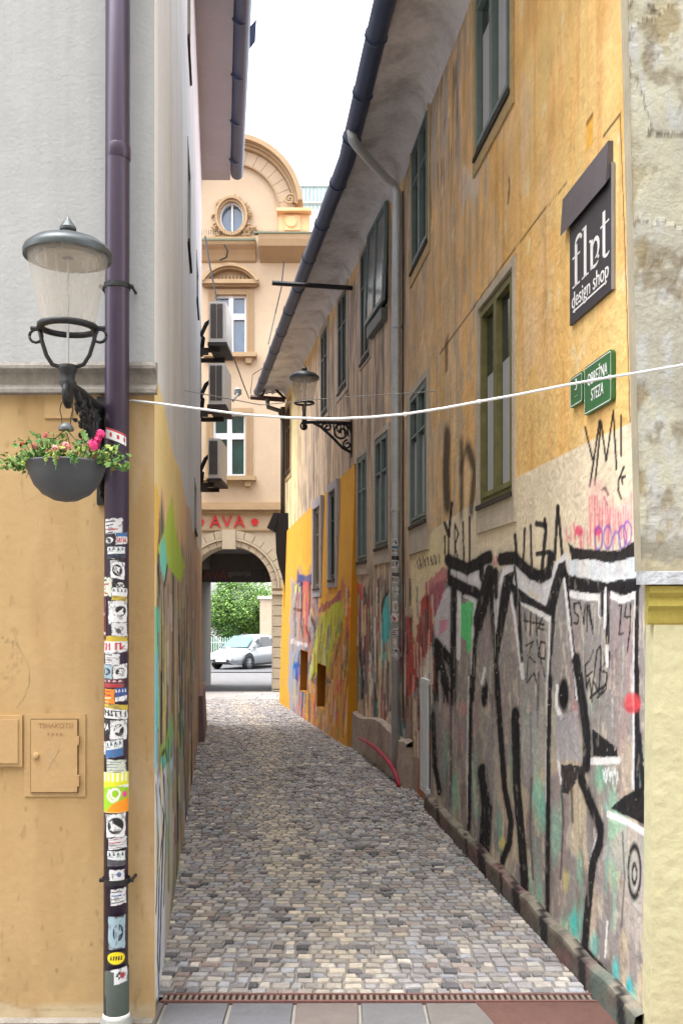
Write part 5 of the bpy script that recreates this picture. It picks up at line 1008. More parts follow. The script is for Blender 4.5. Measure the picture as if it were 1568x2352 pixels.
    mb.hexa([B(.97, -.82) - side, B(.97, -.82) + side, B(1.02, -.82) + side, B(1.02, -.82) - side, B(.97, .02) - side, B(.97, .02) + side, B(1.02, .02) + side, B(1.02, .02) - side]); build(mb, 'wall_plate', iron_m, g)
    return g
Lp = at(156, 843, 3.32); arm = Vector((0, 1, 0))
lantern(Lp, .150, arm, 3.835 - 3.32, 'large black and glass wall lantern with conical finial on the left facade')
sR = FRW.sx(808); wp = FRW.pt(sR, 0); La = wp + FRW.n * .60; zR = HC + (VY - 957) / FP * La.y
lantern(Vector((La.x, La.y, zR)), .185, -FRW.n, .60, 'smaller looking wall lantern on scrolled bracket halfway down the alley')
# thicken the near bracket's foliage: cast leaves
mb = MB(); rk = random.Random(5)
for k in range(60):
    u = rk.uniform(.25, .97); v = -.1 - rk.random() * (u * .75); p = Lp + arm * (u * .515) + Vector((rk.uniform(-.016, .016), 0, v * .515))
    a = rk.uniform(0, 6.3); r = rk.uniform(.012, .024); mb.tube([p - Vector((0, math.cos(a), math.sin(a))) * r, p, p + Vector((rk.uniform(-.3, .3), math.cos(a), math.sin(a))) * r], [.002, .009, .002], 6)
g0 = [o for o in C.collection.objects if o.name.startswith('wall_lantern')][0]
build(mb, 'bracket_leaves', iron_m, g0, smooth=True)

# ------------------------------------------------------------------ hanging flower bowl
BC = at(152, 1068, 3.30); Rb = .131
hb = empty('hanging_bowl', (BC.x, BC.y, BC.z - Rb), 'dark grey half round planter hanging under the left lantern', 'planter')
mb = MB(); mb.lathe(BC, [(.002, -.128), (.04, -.122), (.08, -.101), (.108, -.07), (.125, -.033), (.131, 0), (.134, .004), (.131, .009), (.124, .006), (.12, -.02), (.001, -.022)], 40)
build(mb, 'bowl', mat('grey_plastic', '#474a50', .6, var=.06, scale=8), hb, smooth=True)
mb = MB(); dc = BC + Vector((0, 0, .125)); mb.lathe(dc, [(.026, -.006), (.027, 0), (.02, .014), (.008, .02), (.001, .021)], 16); mb.lathe(dc, [(.026, -.006), (.001, -.004)], 16); build(mb, 'hanger_dome', mat('grey_dome', '#55595c', .4), hb, smooth=True)
mb = MB()
for sg_ in (-1, 1): mb.tube([dc + Vector((sg_ * .014, 0, .012)), dc + Vector((sg_ * .016, 0, .04)), dc + Vector((sg_ * .022, 0, .065)), dc + Vector((sg_ * .018, 0, .085)), dc + Vector((sg_ * .008, 0, .10))], .0018, 6)
for a in (1.6, 3.7, 5.8): mb.tube([dc, BC + Vector((math.cos(a) * .128, math.sin(a) * .128, 0))], .0015, 5)
build(mb, 'hanger', iron_m, hb)
mb = MB(); mb.lathe(BC, [(.001, -.005), (.121, -.008)], 24); build(mb, 'soil', mat('soil', '#3a2a20', 1), hb)
leaf_m = [mat('geranium_leaf', '#55792a', .6, var=.3, scale=60), mat('young_leaf', '#8fa044', .6, var=.2, scale=60), mat('dark_leaf', '#3f6a26', .6, var=.2, scale=60), mat('dry_leaf', '#8a6a3a', .8, var=.2, scale=60)]
def plant(cx, cy, r, n, label, blooms, seed):
    rk = random.Random(seed); g = empty('geranium', (BC.x + cx, BC.y + cy, BC.z), label, 'plant', 'geraniums in the hanging bowl'); mb = MB()
    for k in range(n):
        a = rk.uniform(0, 6.28); q = rk.random() ** .5 * r * 1.05; base = BC + Vector((cx + math.cos(a) * q, cy + math.sin(a) * q, .0)); out = Vector((base.x - BC.x, base.y - BC.y, 0)); 
        c = base + Vector((out.x * .35, out.y * .35, rk.random() ** 1.6 * (.05 + .05 * math.sin(base.x * 90 + seed * 2) ** 2) * (1.25 - out.length * 3) - .012 * (out.length > .12)))
        if k % 3 == 0: mb.m = 2; mb.tube([base, c], .0015, 4)
        mb.m = rk.choice([0, 0, 0, 1, 2]); lr = rk.uniform(.006, .012); nrm = Vector((rk.uniform(-.8, .8), rk.uniform(-1, .2), rk.uniform(.2, 1))).normalized(); t1 = nrm.cross(Vector((0, 0, 1))).normalized(); t2 = nrm.cross(t1)
        pts = [c + (t1 * math.cos(b) + t2 * math.sin(b)) * lr * (1 + .18 * math.cos(5 * b)) + nrm * lr * .18 * math.cos(2 * b) for b in [2 * math.pi * i / 10 for i in range(10)]]
        for i in range(10): mb.face([c - nrm * .002, pts[i], pts[(i + 1) % 10]])
    for k in range(7):
        a = rk.uniform(2.6, 6.8); p = BC + Vector((math.cos(a) * .125, math.sin(a) * .125 - .0, .01)); o_ = Vector((math.cos(a), math.sin(a), 0)); ln = rk.uniform(.02, .05)
        if (p.x - BC.x) * cx < -.001: continue
        mb.m = 2; mb.tube([p - o_ * .02, p + o_ * .02 + Vector((0, 0, .012)), p + o_ * .04 + Vector((0, 0, -ln))], .0012, 4)
        for j in range(5):
            c = p + o_ * (.015 + .006 * j) + Vector((rk.uniform(-.008, .008), 0, .012 - ln * j / 5)); mb.m = rk.choice([0, 1, 2, 3]); r_ = rk.uniform(.005, .009); mb.face([c + Vector((r_ * math.cos(b), -.3 * r_ * math.sin(2 * b), r_ * math.sin(b))) for b in [k2 * math.pi / 3 for k2 in range(6)]])
    build(mb, 'foliage', leaf_m, g)
    for (x, z, rr_, mm) in blooms:
        mb = MB(); c0 = Vector((BC.x + x, BC.y + cy - .07, BC.z + z))
        mb.tube([BC + Vector((cx, cy, 0)), c0], .0014, 4)
        for k in range(34):
            d = Vector((rk.gauss(0, 1), rk.gauss(0, 1), rk.gauss(0, 1))).normalized(); c = c0 + d * rr_ * rk.uniform(.5, 1); t1 = d.orthogonal().normalized(); t2 = d.cross(t1)
            for i in range(5):
                a = 2 * math.pi * i / 5; e1 = (t1 * math.cos(a) + t2 * math.sin(a)); e2 = (t1 * math.cos(a + .9) + t2 * math.sin(a + .9)); mb.face([c, c + e1 * .006, c + (e1 + e2) * .0052 + d * .001, c + e2 * .006])
        build(mb, 'blossom', mm, g)
hot = mat('hot_pink_petal', '#e0397f', .6, var=.1); pale = mat('pale_pink_petal', '#e59a96', .6, var=.1); redp = mat('red_petal', '#c24a3a', .6)
plant(-.1, -.01, .07, 150, 'green geranium trailing over the left rim of the hanging bowl', [(-.125, .055, .006, redp), (-.085, .05, .006, pale)], 1)
plant(.0, .0, .08, 230, 'middle geranium with pale pink blooms in the hanging bowl', [(-.018, .04, .017, pale), (.02, .052, .016, pale), (-.04, .03, .01, pale)], 2)
plant(.1, -.01, .06, 130, 'right geranium with hot pink blooms touching the brown pipe', [(.112, .052, .024, hot), (.138, .092, .015, hot), (.13, .075, .012, hot)], 3)
mb = MB(); rk = random.Random(6)
plant(-.04, .0, .05, 90, 'tall leafy geranium shoot standing up below the hanger dome', [(-.05, .09, .004, pale)], 6)

# ------------------------------------------------------------------ white cable over the alley
mb = MB(); P0 = [(303, 920), (360, 926), (450, 938), (560, 952), (660, 959), (760, 962), (850, 958), (930, 951), (1020, 937), (1100, 922), (1200, 904), (1300, 884), (1400, 866), (1470, 855), (1568, 838), (1700, 812)]
pts = [at(x, y, 3.80 - .23 * min(1, (x - 303) / 1200)) for x, y in P0]; mb.tube(pts, .005, 8); mb.tube([pts[0] - Vector((.06, 0, -.008)), pts[0]], .002, 5)
for i in (7, 9, 12): mb.tube([pts[i] - Vector((.006, 0, .0)), pts[i] + Vector((.006, 0, 0))], .0085, 8)
tag(build(mb, 'white_cable', mat('white_cable_skin', '#dedee0', .5, var=.03), smooth=True), 'slack white cable strung across the alley mouth', 'cable')
mb = MB(); a = LW.pt(6.2, 3.9); b = NR.pt(NR.sx(1000), 4.05) ; a = at(650, 913, 8.6); mb.tube([LW.pt(3.4, 3.3), at(600, 930, 8.0), at(760, 914, 8.2), NR.pt(NR.sx(1000), 3.42)], .004, 5)
tag(build(mb, 'thin_cable', mat('grey_cable_skin', '#a8a4a0', .5)), 'thin grey cable crossing behind the white one', 'cable')

cy_ = empty('yard_blocker', (-7.5, 18.5, -.3), 'plain unseen house block added behind the left corner house to cut sky light', 'house')  # unseen block added to keep sky light off the far alley end
mb = MB(); mb.box(-11, -5.2, 14.6, 22.4, -.4, 7); build(mb, 'wall', mat('yard_blocker_render', '#b5a58c', .9), cy_)
mb = MB(); mb.hexa([(-11.3, 14.5, 7), (-5, 14.5, 7), (-5, 22.5, 7), (-11.3, 22.5, 7), (-8.2, 14.5, 9), (-7.9, 14.5, 9), (-7.9, 22.5, 9), (-8.2, 22.5, 9)]); build(mb, 'roof', roof_m, cy_)
# ------------------------------------------------------------------ air conditioners
def ac(x0, x1, y0, y1, Y, label, single=False):
    p0, p1 = at(x0, y1, Y), at(x1, y0, Y); w_ = p1.x - p0.x; g = empty('air_conditioner', (p0.x + w_ / 2, Y + .4, p0.z), label, 'air conditioner', 'air conditioners on the corner house')
    mb = MB(); mb.box(p0.x, p1.x, Y, Y + .75, p0.z, p1.z); cs = build(mb, 'casing', mat('ac_casing', '#dcdad6', .5, var=.06), g)
    mb = MB(); n = 1 if single else 2; ww = w_ * .68 / n
    for k in range(n):
        a = p0.x + w_ * .09 + k * (ww + w_ * .04); mb.box(a, a + ww, Y - .006, Y - .001, p0.z + .05, p1.z - .03)
        for j in range(22): z = p0.z + .055 + j * (p1.z - p0.z - .09) / 22; mb.box(a, a + ww, Y - .012, Y - .006, z, z + .008)
    build(mb, 'grille', mat('ac_grille', '#6f6864' if not single else '#14181e', .7), g)
    mb = MB(); mb.box(p0.x - .02, p1.x + .01, Y - .01, Y + .8, p0.z - .05, p0.z - .003)
    for yy in (Y + .1, Y + .65): mb.box(p0.x - .25, p1.x - .1, yy, yy + .04, p0.z - .11, p0.z - .051)
    mb.box(p0.x - .2, p0.x - .02, Y + .05, Y + .09, p0.z - .16, p0.z - .111); build(mb, 'bracket', mat('dark_bracket', '#3d3733', .8, var=.2), g)
    mb = MB(); mb.tube([(p0.x, Y + .2, p1.z - .2), (p0.x - .06, Y + .18, p1.z - .25), (p0.x - .13, Y + .15, p1.z - .42), (p0.x - .1, Y + .15, p0.z + .1), (p0.x - .14, Y + .2, p0.z - .15)], .028, 8); build(mb, 'hose', iron_m, g, smooth=True)
ac(480, 519, 692, 785, 13.2, 'topmost of the three air conditioners stacked on the left house wall')
ac(479, 517, 834, 928, 13.2, 'middle of the three air conditioners stacked on the left house wall')
ac(478, 506, 1007, 1098, 13.2, 'lowest air conditioner with a dark open side on the left house wall', True)

# ------------------------------------------------------------------ far building with the archway
FB = Frame((-8., 22.6), (2., 22.6)); SS_ = 22.6 / FP
def bx(x): return FB.sx(x)
def bz_(y): return HC + (VY - y) * SS_
A_ = empty('arch_building', (-2.6, 22.6, -.3), 'cream building with round gable, oval window and red lettering over its archway', 'building')
cream = mat('cream_render', '#bca891', .9, var=.05, scale=1.5, bump=.15, spec=.2); trim = mat('cream_stone', '#a58d70', .9, var=.07, scale=4, bump=.15, spec=.2); pale_s = mat('pale_stone', '#b5a894', .9, var=.06, scale=3, bump=.15, spec=.2); dk = mat('brown_cornice_shade', '#a98a64', .9, var=.1)
acx, acy, AR = 527, 1352, 97
xL, xR = 300, 720; zg = -.5
W1 = (bx(494), bx(566), bz_(811), bz_(677)); W2_ = (bx(489), bx(564), bz_(1093), bz_(949))
ov = (532.5, 500, 27, 35)
# upper wall with two rectangular holes
ssB = sorted([bx(xL), W1[0], W1[1], W2_[0], W2_[1], bx(xR)]); zsB = [bz_(1217), W2_[2], W2_[3], W1[2], W1[3], bz_(556)]
mb = MB()
for j in range(5):
    for i in range(5):
        sc_ = (ssB[i] + ssB[i + 1]) / 2; z_ = (zsB[j] + zsB[j + 1]) / 2
        if any(h[0] < sc_ < h[1] and h[2] < z_ < h[3] for h in (W1, W2_)): continue
        mb.face([FB.pt(ssB[i], zsB[j]), FB.pt(ssB[i + 1], zsB[j]), FB.pt(ssB[i + 1], zsB[j + 1]), FB.pt(ssB[i], zsB[j + 1])])
build(mb, 'wall', cream, A_)
# ground floor with arch
mb = MB(); zt_ = bz_(1217) + .001
n = 28; arc = [(bx(acx + AR * math.cos(math.pi * k / n)), bz_(acy - AR * math.sin(math.pi * k / n))) for k in range(n + 1)]
for k in range(n): a, b = arc[k], arc[k + 1]; mb.face([FB.pt(b[0], b[1]), FB.pt(a[0], a[1]), FB.pt(a[0], zt_), FB.pt(b[0], zt_)])
mb.face([FB.pt(arc[0][0], zg), FB.pt(bx(xR), zg), FB.pt(bx(xR), zt_), FB.pt(arc[0][0], zt_)]); mb.face([FB.pt(bx(xL), zg), FB.pt(arc[n][0], zg), FB.pt(arc[n][0], zt_), FB.pt(bx(xL), zt_)])
for k in range(n): a, b = arc[k], arc[k + 1]; mb.face([FB.pt(a[0], a[1]), FB.pt(b[0], b[1]), FB.pt(b[0], b[1], -.7), FB.pt(a[0], a[1], -.7)])
for s_ in (arc[0][0], arc[n][0]): mb.face([FB.pt(s_, zg), FB.pt(s_, zg, -.7), FB.pt(s_, arc[0][1], -.7), FB.pt(s_, arc[0][1])])
build(mb, 'ground_floor', pale_s, A_)
mb = MB()    # archivolt and rusticated blocks
def ring(mb, cx, cy, r0, r1, a0, a1, d0, d1, n, gap=0.):
    for k in range(n):
        t0 = math.radians(a0 + (a1 - a0) * (k + gap) / n); t1 = math.radians(a0 + (a1 - a0) * (k + 1 - gap) / n); sub = 3
        for q in range(sub):
            u0 = t0 + (t1 - t0) * q / sub; u1 = t0 + (t1 - t0) * (q + 1) / sub
            mb.prism([(bx(cx + r0 * math.cos(u0)), bz_(cy - r0 * math.sin(u0))), (bx(cx + r1 * math.cos(u0)), bz_(cy - r1 * math.sin(u0))), (bx(cx + r1 * math.cos(u1)), bz_(cy - r1 * math.sin(u1))), (bx(cx + r0 * math.cos(u1)), bz_(cy - r0 * math.sin(u1)))], d0, d1, FB)
ring(mb, acx, acy, 98, 110, 0, 180, 0, .06, 17, .03); ring(mb, acx, acy, 111, 116, 0, 180, 0, .1, 17); ring(mb, acx, acy, 117, 134, 0, 180, 0, .05, 17, .035)
FB.box(mb, bx(512), bx(542), bz_(1262), bz_(1218), 0, .16)
for yy in range(1368, 1584, 24):
    FB.box(mb, bx(627), bx(650), bz_(yy + 22), bz_(yy), 0, .05)
FB.box(mb, bx(624), bx(655), bz_(1366), bz_(1358), 0, .1)
build(mb, 'archivolt', pale_s, A_)
mb = MB(); FB.box(mb, bx(628), bx(664), bz_(1612), bz_(1585), 0, .25); build(mb, 'corner_stone', stone_m, A_)
mb = MB()
for y0, y1, d in ((1155, 1163, .12), (1163, 1172, .18), (1172, 1180, .08), (1215, 1219, .05)): FB.box(mb, bx(xL), bx(648), bz_(y1), bz_(y0), 0, d)
build(mb, 'string_course', trim, A_)
# red letters
for ch, x in (('A', 494.5), ('V', 521.5), ('A', 550)): text_obj('red_letter', ch, .40, FB.M(bx(x), bz_(1199.5), .03), red_m, A_, .02)
for x in (461, 585): mb = MB(); mb.prism([(bx(x + 8 * math.cos(t)), bz_(1199 + 8 * math.sin(t))) for t in np.linspace(0, 2 * math.pi, 24)[:-1]][::-1], .002, .04, FB); build(mb, 'red_dot', red_m, A_)
# windows of the far building
def far_window(h, pm, hood):
    a0, a1, z0, z1 = h; mb = MB(); t = .05; m_ = (a0 + a1) / 2; zt = z0 + (z1 - z0) * .64
    FB.box(mb, a0, a0 + t, z0, z1, -.14, -.06); FB.box(mb, a1 - t, a1, z0, z1, -.14, -.06); FB.box(mb, m_ - .055, m_ + .055, z0, z1, -.14, -.05); FB.box(mb, a0 + t, a1 - t, z0, z0 + t, -.14, -.062); FB.box(mb, a0 + t, a1 - t, z1 - t, z1, -.14, -.062)
    FB.box(mb, a0 + t, m_ - .055, zt - .07, zt + .07, -.14, -.055); FB.box(mb, m_ + .055, a1 - t, zt - .07, zt + .07, -.14, -.055)
    w_ = build(mb, 'window', white_frame, A_); mb = MB(); FB.box(mb, a0, a1, z0, z1, -.16, -.13); build(mb, 'pane', pm, w_)
    mb = MB(); q = .16
    for (s0, s1) in ((a0 - q, a0), (a1, a1 + q)):
        FB.box(mb, s0, s1, z0 - .02, z1 + .12, -.15, .05)
        for k in range(3): FB.box(mb, s0 + .025 + k * .045, s0 + .045 + k * .045, z0, z1 + .05, .05, .065)
    FB.box(mb, a0, a1, z1, z1 + .12, -.15, .048); build(mb, 'surround', trim, w_)
    mb = MB(); FB.box(mb, a0 - .25, a1 + .25, z0 - .12, z0 - .02, 0, .2)
    for s0 in (a0 - .14, a1 - .02): mb.prism([(s0, z0 - .12), (s0 + .02, z0 - .26), (s0 + .14, z0 - .26), (s0 + .17, z0 - .12)][::-1], 0, .14, FB)
    build(mb, 'sill', trim, w_)
    if hood:
        mb = MB(); x0, x1, yb, yt = 464, 596, 650, 612; n = 16; R2 = ((x1 - x0) / 2) ** 2 / (2 * (yb - yt)) + (yb - yt) / 2; cy = yt + R2; half = math.degrees(math.asin((x1 - x0) / 2 / R2))
        ring(mb, 530, cy, R2 - 7, R2, 90 - half, 90 + half, 0, .28, n); ring(mb, 530, cy, R2 - 11, R2 - 7.2, 90 - half, 90 + half, 0, .2, n); FB.box(mb, bx(464), bx(596), bz_(657), bz_(648), 0, .24); FB.box(mb, bx(470), bx(590), bz_(661), bz_(657), 0, .14)
        for k in range(9): x = 496 + k * 8.5; hh = 8 + 6 * math.sin(math.pi * (k + .5) / 9); mb.prism([(bx(x), bz_(646)), (bx(x + 5), bz_(646)), (bx(x + 6), bz_(646 - hh)), (bx(x - 1), bz_(646 - hh * .8))], 0, .06, FB)
        build(mb, 'hood', trim, w_)
far_window(W1, pane_blue, True); far_window(W2_, pane_green, False)
# main cornice
mb = MB()
for x0, x1, prof in ((xL, 588, [(566, .35), (572, .32), (580, .2), (590, .12), (600, .06), (604, 0)]), (598, 720, [(558, .62), (570, .6), (584, .55), (592, .3), (600, .1), (604, 0)])):
    pts = [(0, 553), (prof[0][1], 556)] + [(d, y) for y, d in prof]
    mb.grid([[FB.pt(bx(x), bz_(y), d) for d, y in pts] for x in (x0, x1)]); mb.face([FB.pt(bx(x1), bz_(y), d) for d, y in pts]); mb.face([FB.pt(bx(x0), bz_(y), d) for d, y in pts][::-1])
build(mb, 'cornice', trim, A_)
mb = MB(); FB.box(mb, bx(xL), bx(589), bz_(565), bz_(561), .3, .37); FB.box(mb, bx(588), bx(720), bz_(559), bz_(555.5), .5, .64); build(mb, 'lead_flashing', mat('lead_green', '#5d6a58', .7, var=.1), A_)
mb = MB()
for k in range(46): x = 470 + k * 5.2; mb.tube([FB.pt(bx(x), bz_(557), .45), FB.pt(bx(x), bz_(546), .5)], .006, 4)
build(mb, 'bird_spikes', mat('spike_wire', '#6d6a60', .5, .5), A_)
# round gable
gx, gy = 530, 489
mb = MB(); n = 40; oN = 32
prev = None
ovp = [(ov[0] + ov[2] * math.cos(2 * math.pi * k / oN), ov[1] - ov[3] * math.sin(2 * math.pi * k / oN)) for k in range(oN)]
def outer(k):
    a = 2 * math.pi * k / oN; dx, dy = math.cos(a), -math.sin(a)     # ray from oval centre to the gable outline
    t = 400
    if dy > 0: t = min(t, (556 - ov[1]) / dy)
    if abs(dx) > 1e-6: t = min(t, 112 / abs(dx)) if dy > -.05 else t
    b_ = dx * (ov[0] - gx) + dy * (ov[1] - gy); c_ = (ov[0] - gx) ** 2 + (ov[1] - gy) ** 2 - 113 ** 2; tt = -b_ + math.sqrt(b_ * b_ - c_)
    if ov[1] + tt * dy < gy + 2: t = min(t, tt)
    return (ov[0] + t * dx, ov[1] + t * dy)
for k in range(oN):
    j = (k + 1) % oN; a, b, c_, d_ = ovp[k], ovp[j], outer(j), outer(k)
    mb.face([FB.pt(bx(p[0]), bz_(p[1]), .0) for p in (a, d_, c_, b)])
mb.face([FB.pt(bx(p[0]), bz_(p[1]), .0) for p in ((418, 556), (418, 485), (300, 485), (300, 556))][::-1]); mb.face([FB.pt(bx(p[0]), bz_(p[1]), -.002) for p in ((638, 556), (700, 556), (700, 485), (638, 485))])
mb.face([FB.pt(bx(p[0]), bz_(p[1]), -.003) for p in ((500, 556), (700, 556), (700, 550), (500, 550))])
build(mb, 'gable', cream, A_)
mb = MB(); ring(mb, gx, gy, 113, 144, 0, 180, -.4, .08, 17, .02); build(mb, 'voussoirs', cream, A_)
mb = MB(); ring(mb, gx, gy, 110, 113, 0, 180, -.1, .12, 17); ring(mb, gx, gy, 145, 151, 3, 177, -.4, .2, 17); ring(mb, gx, gy, 151.2, 156, 4, 176, -.4, .28, 17); ring(mb, gx, gy, 156.2, 167, 5, 175, -.4, .42, 17)
def vol(cx, cy, R, sg_): return [FB.pt(bx(cx + sg_ * R * (1 - .85 * k / 30) * math.cos(-.6 + k * .36)), bz_(cy - R * (1 - .85 * k / 30) * math.sin(-.6 + k * .36)), .25) for k in range(31)]
mb.tube(vol(667, 468, 14, 1), .035, 8); build(mb, 'gable_moulding', trim, A_)
mb = MB(); FB.box(mb, bx(641), bx(712), bz_(552), bz_(495), 0, .12); FB.box(mb, bx(637), bx(716), bz_(495), bz_(488), 0, .3); FB.box(mb, bx(654), bx(690), bz_(534), bz_(499), .12, .16)
mb.lathe((0, 0, 0), [(.001, .05), (.12, .04), (.16, 0)], 16); M_ = FB.M(bx(670), bz_(515), .16); k = 16 * 3
mb.v[-k:] = [tuple(M_ @ Vector(v)) for v in mb.v[-k:]]
build(mb, 'parapet_block', mat('peach_stone', '#dcb488', .9, var=.08), A_)
mb = MB(); mb.m = 0
def oring(mb, r0, r1, d0, d1, n=36, wob=0.):
    for k in range(n):
        u0, u1 = 2 * math.pi * k / n, 2 * math.pi * (k + 1) / n; w0_ = 1 + wob * (k % 2)
        P4 = [(bx(ov[0] + (ov[2] + r) * math.cos(u)), bz_(ov[1] - (ov[3] + r) * math.sin(u))) for r, u in ((r0, u0), (r1 * w0_, u0), (r1 * w0_, u1), (r0, u1))]; mb.prism(P4, d0, d1, FB)
oring(mb, 0, 5, -.15, .1); oring(mb, 5, 10, 0, .16); ow = build(mb, 'oval_window', trim, A_)
mb = MB(); oring(mb, -2.5, 0, -.12, .0); FB.box(mb, bx(530.5), bx(534.5), bz_(535), bz_(465), -.12, -.05); build(mb, 'frame', white_frame, ow)
mb = MB(); mb.face([FB.pt(bx(p[0]), bz_(p[1]), -.13) for p in ovp][::-1]); build(mb, 'pane', pane_blue, ow)
mb = MB(); rk = random.Random(12)
for k in range(60):
    t = rk.uniform(0, math.pi) if k < 26 else (rk.choice([rk.uniform(3.5, 4.2), rk.uniform(5.2, 5.9)])); r = rk.uniform(11, 15) if k < 26 else rk.uniform(12, 32); x = ov[0] + (ov[2] + r) * math.cos(t); y = ov[1] - (ov[3] + r * .7) * math.sin(t); p = FB.pt(bx(x), bz_(y), .05)
    mb.tube([p + Vector((rk.uniform(-.07, .07), 0, -.06)), p + Vector((0, -.05, 0)), p + Vector((rk.uniform(-.07, .07), 0, .07))], [.01, .04, .01], 6)
build(mb, 'stucco_wreath', trim, ow)
# passage interior
mb = MB(); x0, x1 = bx(acx - AR - 12), bx(acx + AR + 30); zc = bz_(acy - AR) + .1
for q in ([(x0, -.7), (x0, -5)], [(x1, -.7), (x1, -5)]): mb.face([FB.pt(q[0][0], zg - .3, q[0][1]), FB.pt(q[1][0], zg - .3, q[1][1]), FB.pt(q[1][0], zc, q[1][1]), FB.pt(q[0][0], zc, q[0][1])])
mb.face([FB.pt(x0, zc, -.7), FB.pt(x1, zc, -.7), FB.pt(x1, zc, -5), FB.pt(x0, zc, -5)])
zl_ = HC + (VY - 1338) / FP * 27.6
mb.face([FB.pt(x0, zl_, -5), FB.pt(x1, zl_, -5), FB.pt(x1, zc, -5), FB.pt(x0, zc, -5)])
mb.face([FB.pt(x0, zg - .3, -5), FB.pt(FB.sx(479, -5), zg - .3, -5), FB.pt(FB.sx(479, -5), zl_, -5), FB.pt(x0, zl_, -5)])
build(mb, 'passage', mat('passage_plaster', '#7f7872', .9, var=.1), A_)
mb = MB(); mb.face([(-8, 27.6, -.6), (2, 27.6, -.6), (2, 27.6, 9), (-8, 27.6, 9)][::-1]); mb = MB()
mb.box(-8, -3.95, 27.5, 27.7, -1, 9); mb.box(-1.6, 1.2, 27.5, 27.7, -1, 9); mb.box(-3.95, -1.6, 27.5, 27.7, zc, 9); mb.face([(-8, 22.7, 9.5), (1.2, 22.7, 9.5), (1.2, 27.7, 9.5), (-8, 27.7, 9.5)]); mb.box(-8, -7.9, 22.7, 27.5, -1, 9); build(mb, 'rear_wall', cream, A_)
# sign hung in the passage
pg = empty('passage_sign', FB.pt(bx(535), bz_(1336), -1.2), 'dark sign with red AVA and grey lettering hung inside the archway', 'sign')
f2 = lambda x: FB.sx(x, -1.2); z2 = lambda y: HC + (VY - y) / FP * 23.8
mb = MB(); FB.box(mb, f2(463), f2(610), z2(1337), z2(1308), -1.25, -1.2); build(mb, 'board', mat('sign_black', '#17151a', .5), pg)
text_obj('lettering', 'AVA', .33, FB.M(f2(494), z2(1322), -1.198), mat('dark_red_letter', '#5a1018', .5), pg, .004, .9); text_obj('lettering', 'galerija', .2, FB.M(f2(550), z2(1317), -1.198), mat('grey_letter', '#55525a', .5), pg, .004)
# cables on the far facade
mb = MB(); mb.tube([at(471, 542, 21.9), at(480, 600, 21.7), at(498, 690, 21.5)], .022, 6); mb.tube([at(515, 562, 22.1), at(523, 575, 22.1), at(520, 590, 22.2), at(505, 597, 22.3)], .02, 6)
mb.tube([at(652, 600, 21.5), at(646, 660, 21.5), at(632, 720, 21.5), at(616, 790, 21)], .014, 5); mb.tube([at(536, 820, 14.2), at(560, 885, 17), at(572, 915, 19)], .01, 5); mb.tube([at(690, 790, 19.4), at(580, 860, 19.4), at(575, 905, 19.4)], .008, 5)
tag(build(mb, 'black_cables', iron_m), 'loose black cables hanging in front of the cream building', 'cable')
# pipe and hopper at the far corner of the ochre house
hpn = empty('rainwater_hopper', (-1.2, 18.75, -.2), 'black rainwater hopper and downpipe at the far corner of the ochre house', 'downpipe')
Yh = 18.6; hx = lambda x: (x - VX) / FP * Yh; hz = lambda y: HC + (VY - y) / FP * Yh
blk = mat('black_lacquer', '#15131a', .4, var=.1)
mb = MB(); mb.tube([(hx(648), Yh + .2, hz(930)), (hx(648), Yh + .2, hz(1178))], .045, 10); mb.tube([(hx(612), Yh + .2, hz(912)), (hx(614), Yh + .2, hz(930)), (hx(640), Yh + .2, hz(938)), (hx(648), Yh + .2, hz(960))], .045, 10); build(mb, 'upper_pipe', mat('olive_pipe', '#4d4a40', .6, var=.1), hpn, smooth=True)
mb = MB(); rows = []
for (xa, xb, y, w_) in ((613, 673, 1205, .3), (632, 673, 1178, .3), (632, 674, 1210, .3), (634, 674, 1270, .3), (640, 674, 1300, .26), (648, 672, 1325, .2), (652, 670, 1345, .12), (653, 669, 1590, .12)):
    if xa == 613: continue
    rows.append([(hx(xa), Yh, hz(y)), (hx(xb), Yh, hz(y)), (hx(xb), Yh + w_, hz(y)), (hx(xa), Yh + w_, hz(y))])
mb.grid(rows, True, True); mb.hexa([(hx(613), Yh - .02, hz(1212)), (hx(630), Yh - .02, hz(1222)), (hx(630), Yh + .25, hz(1222)), (hx(613), Yh + .25, hz(1212)), (hx(628), Yh - .02, hz(1178)), (hx(640), Yh - .02, hz(1178)), (hx(640), Yh + .25, hz(1178)), (hx(628), Yh + .25, hz(1178))]); build(mb, 'hopper_pipe', blk, hpn)
# bracket with insulators at the eave end
mb = MB(); Ye = 18.9
mb.tube([at(575, 912, Ye), at(655, 918, Ye)], .05, 6); mb.tube([at(600, 912, Ye), at(618, 880, Ye), at(655, 916, Ye)], .03, 6)
ins = tag(build(mb, 'eave_bracket', mat('rusty_bracket', '#3c2222', .7, var=.2)), 'dark bracket with white insulators at the far end of the eave', 'bracket')
mb = MB()
for x in (601, 612, 626): c_ = at(x, 905, Ye); mb.lathe(c_, [(.02, 0), (.035, .02), (.035, .09), (.015, .12)], 10)
build(mb, 'insulators', white_m, ins)
mb = MB(); mb.lathe(at(546, 905, 15), [(.02, -.03), (.06, 0), (.06, .07), (.02, .1)], 10); mb.tube([at(546, 905, 15), at(535, 920, 13.8)], .02, 6); tag(build(mb, 'junction_lamp', mat('grey_fitting', '#8b9296', .5)), 'small grey fitting beside the middle air conditioner', 'lamp')

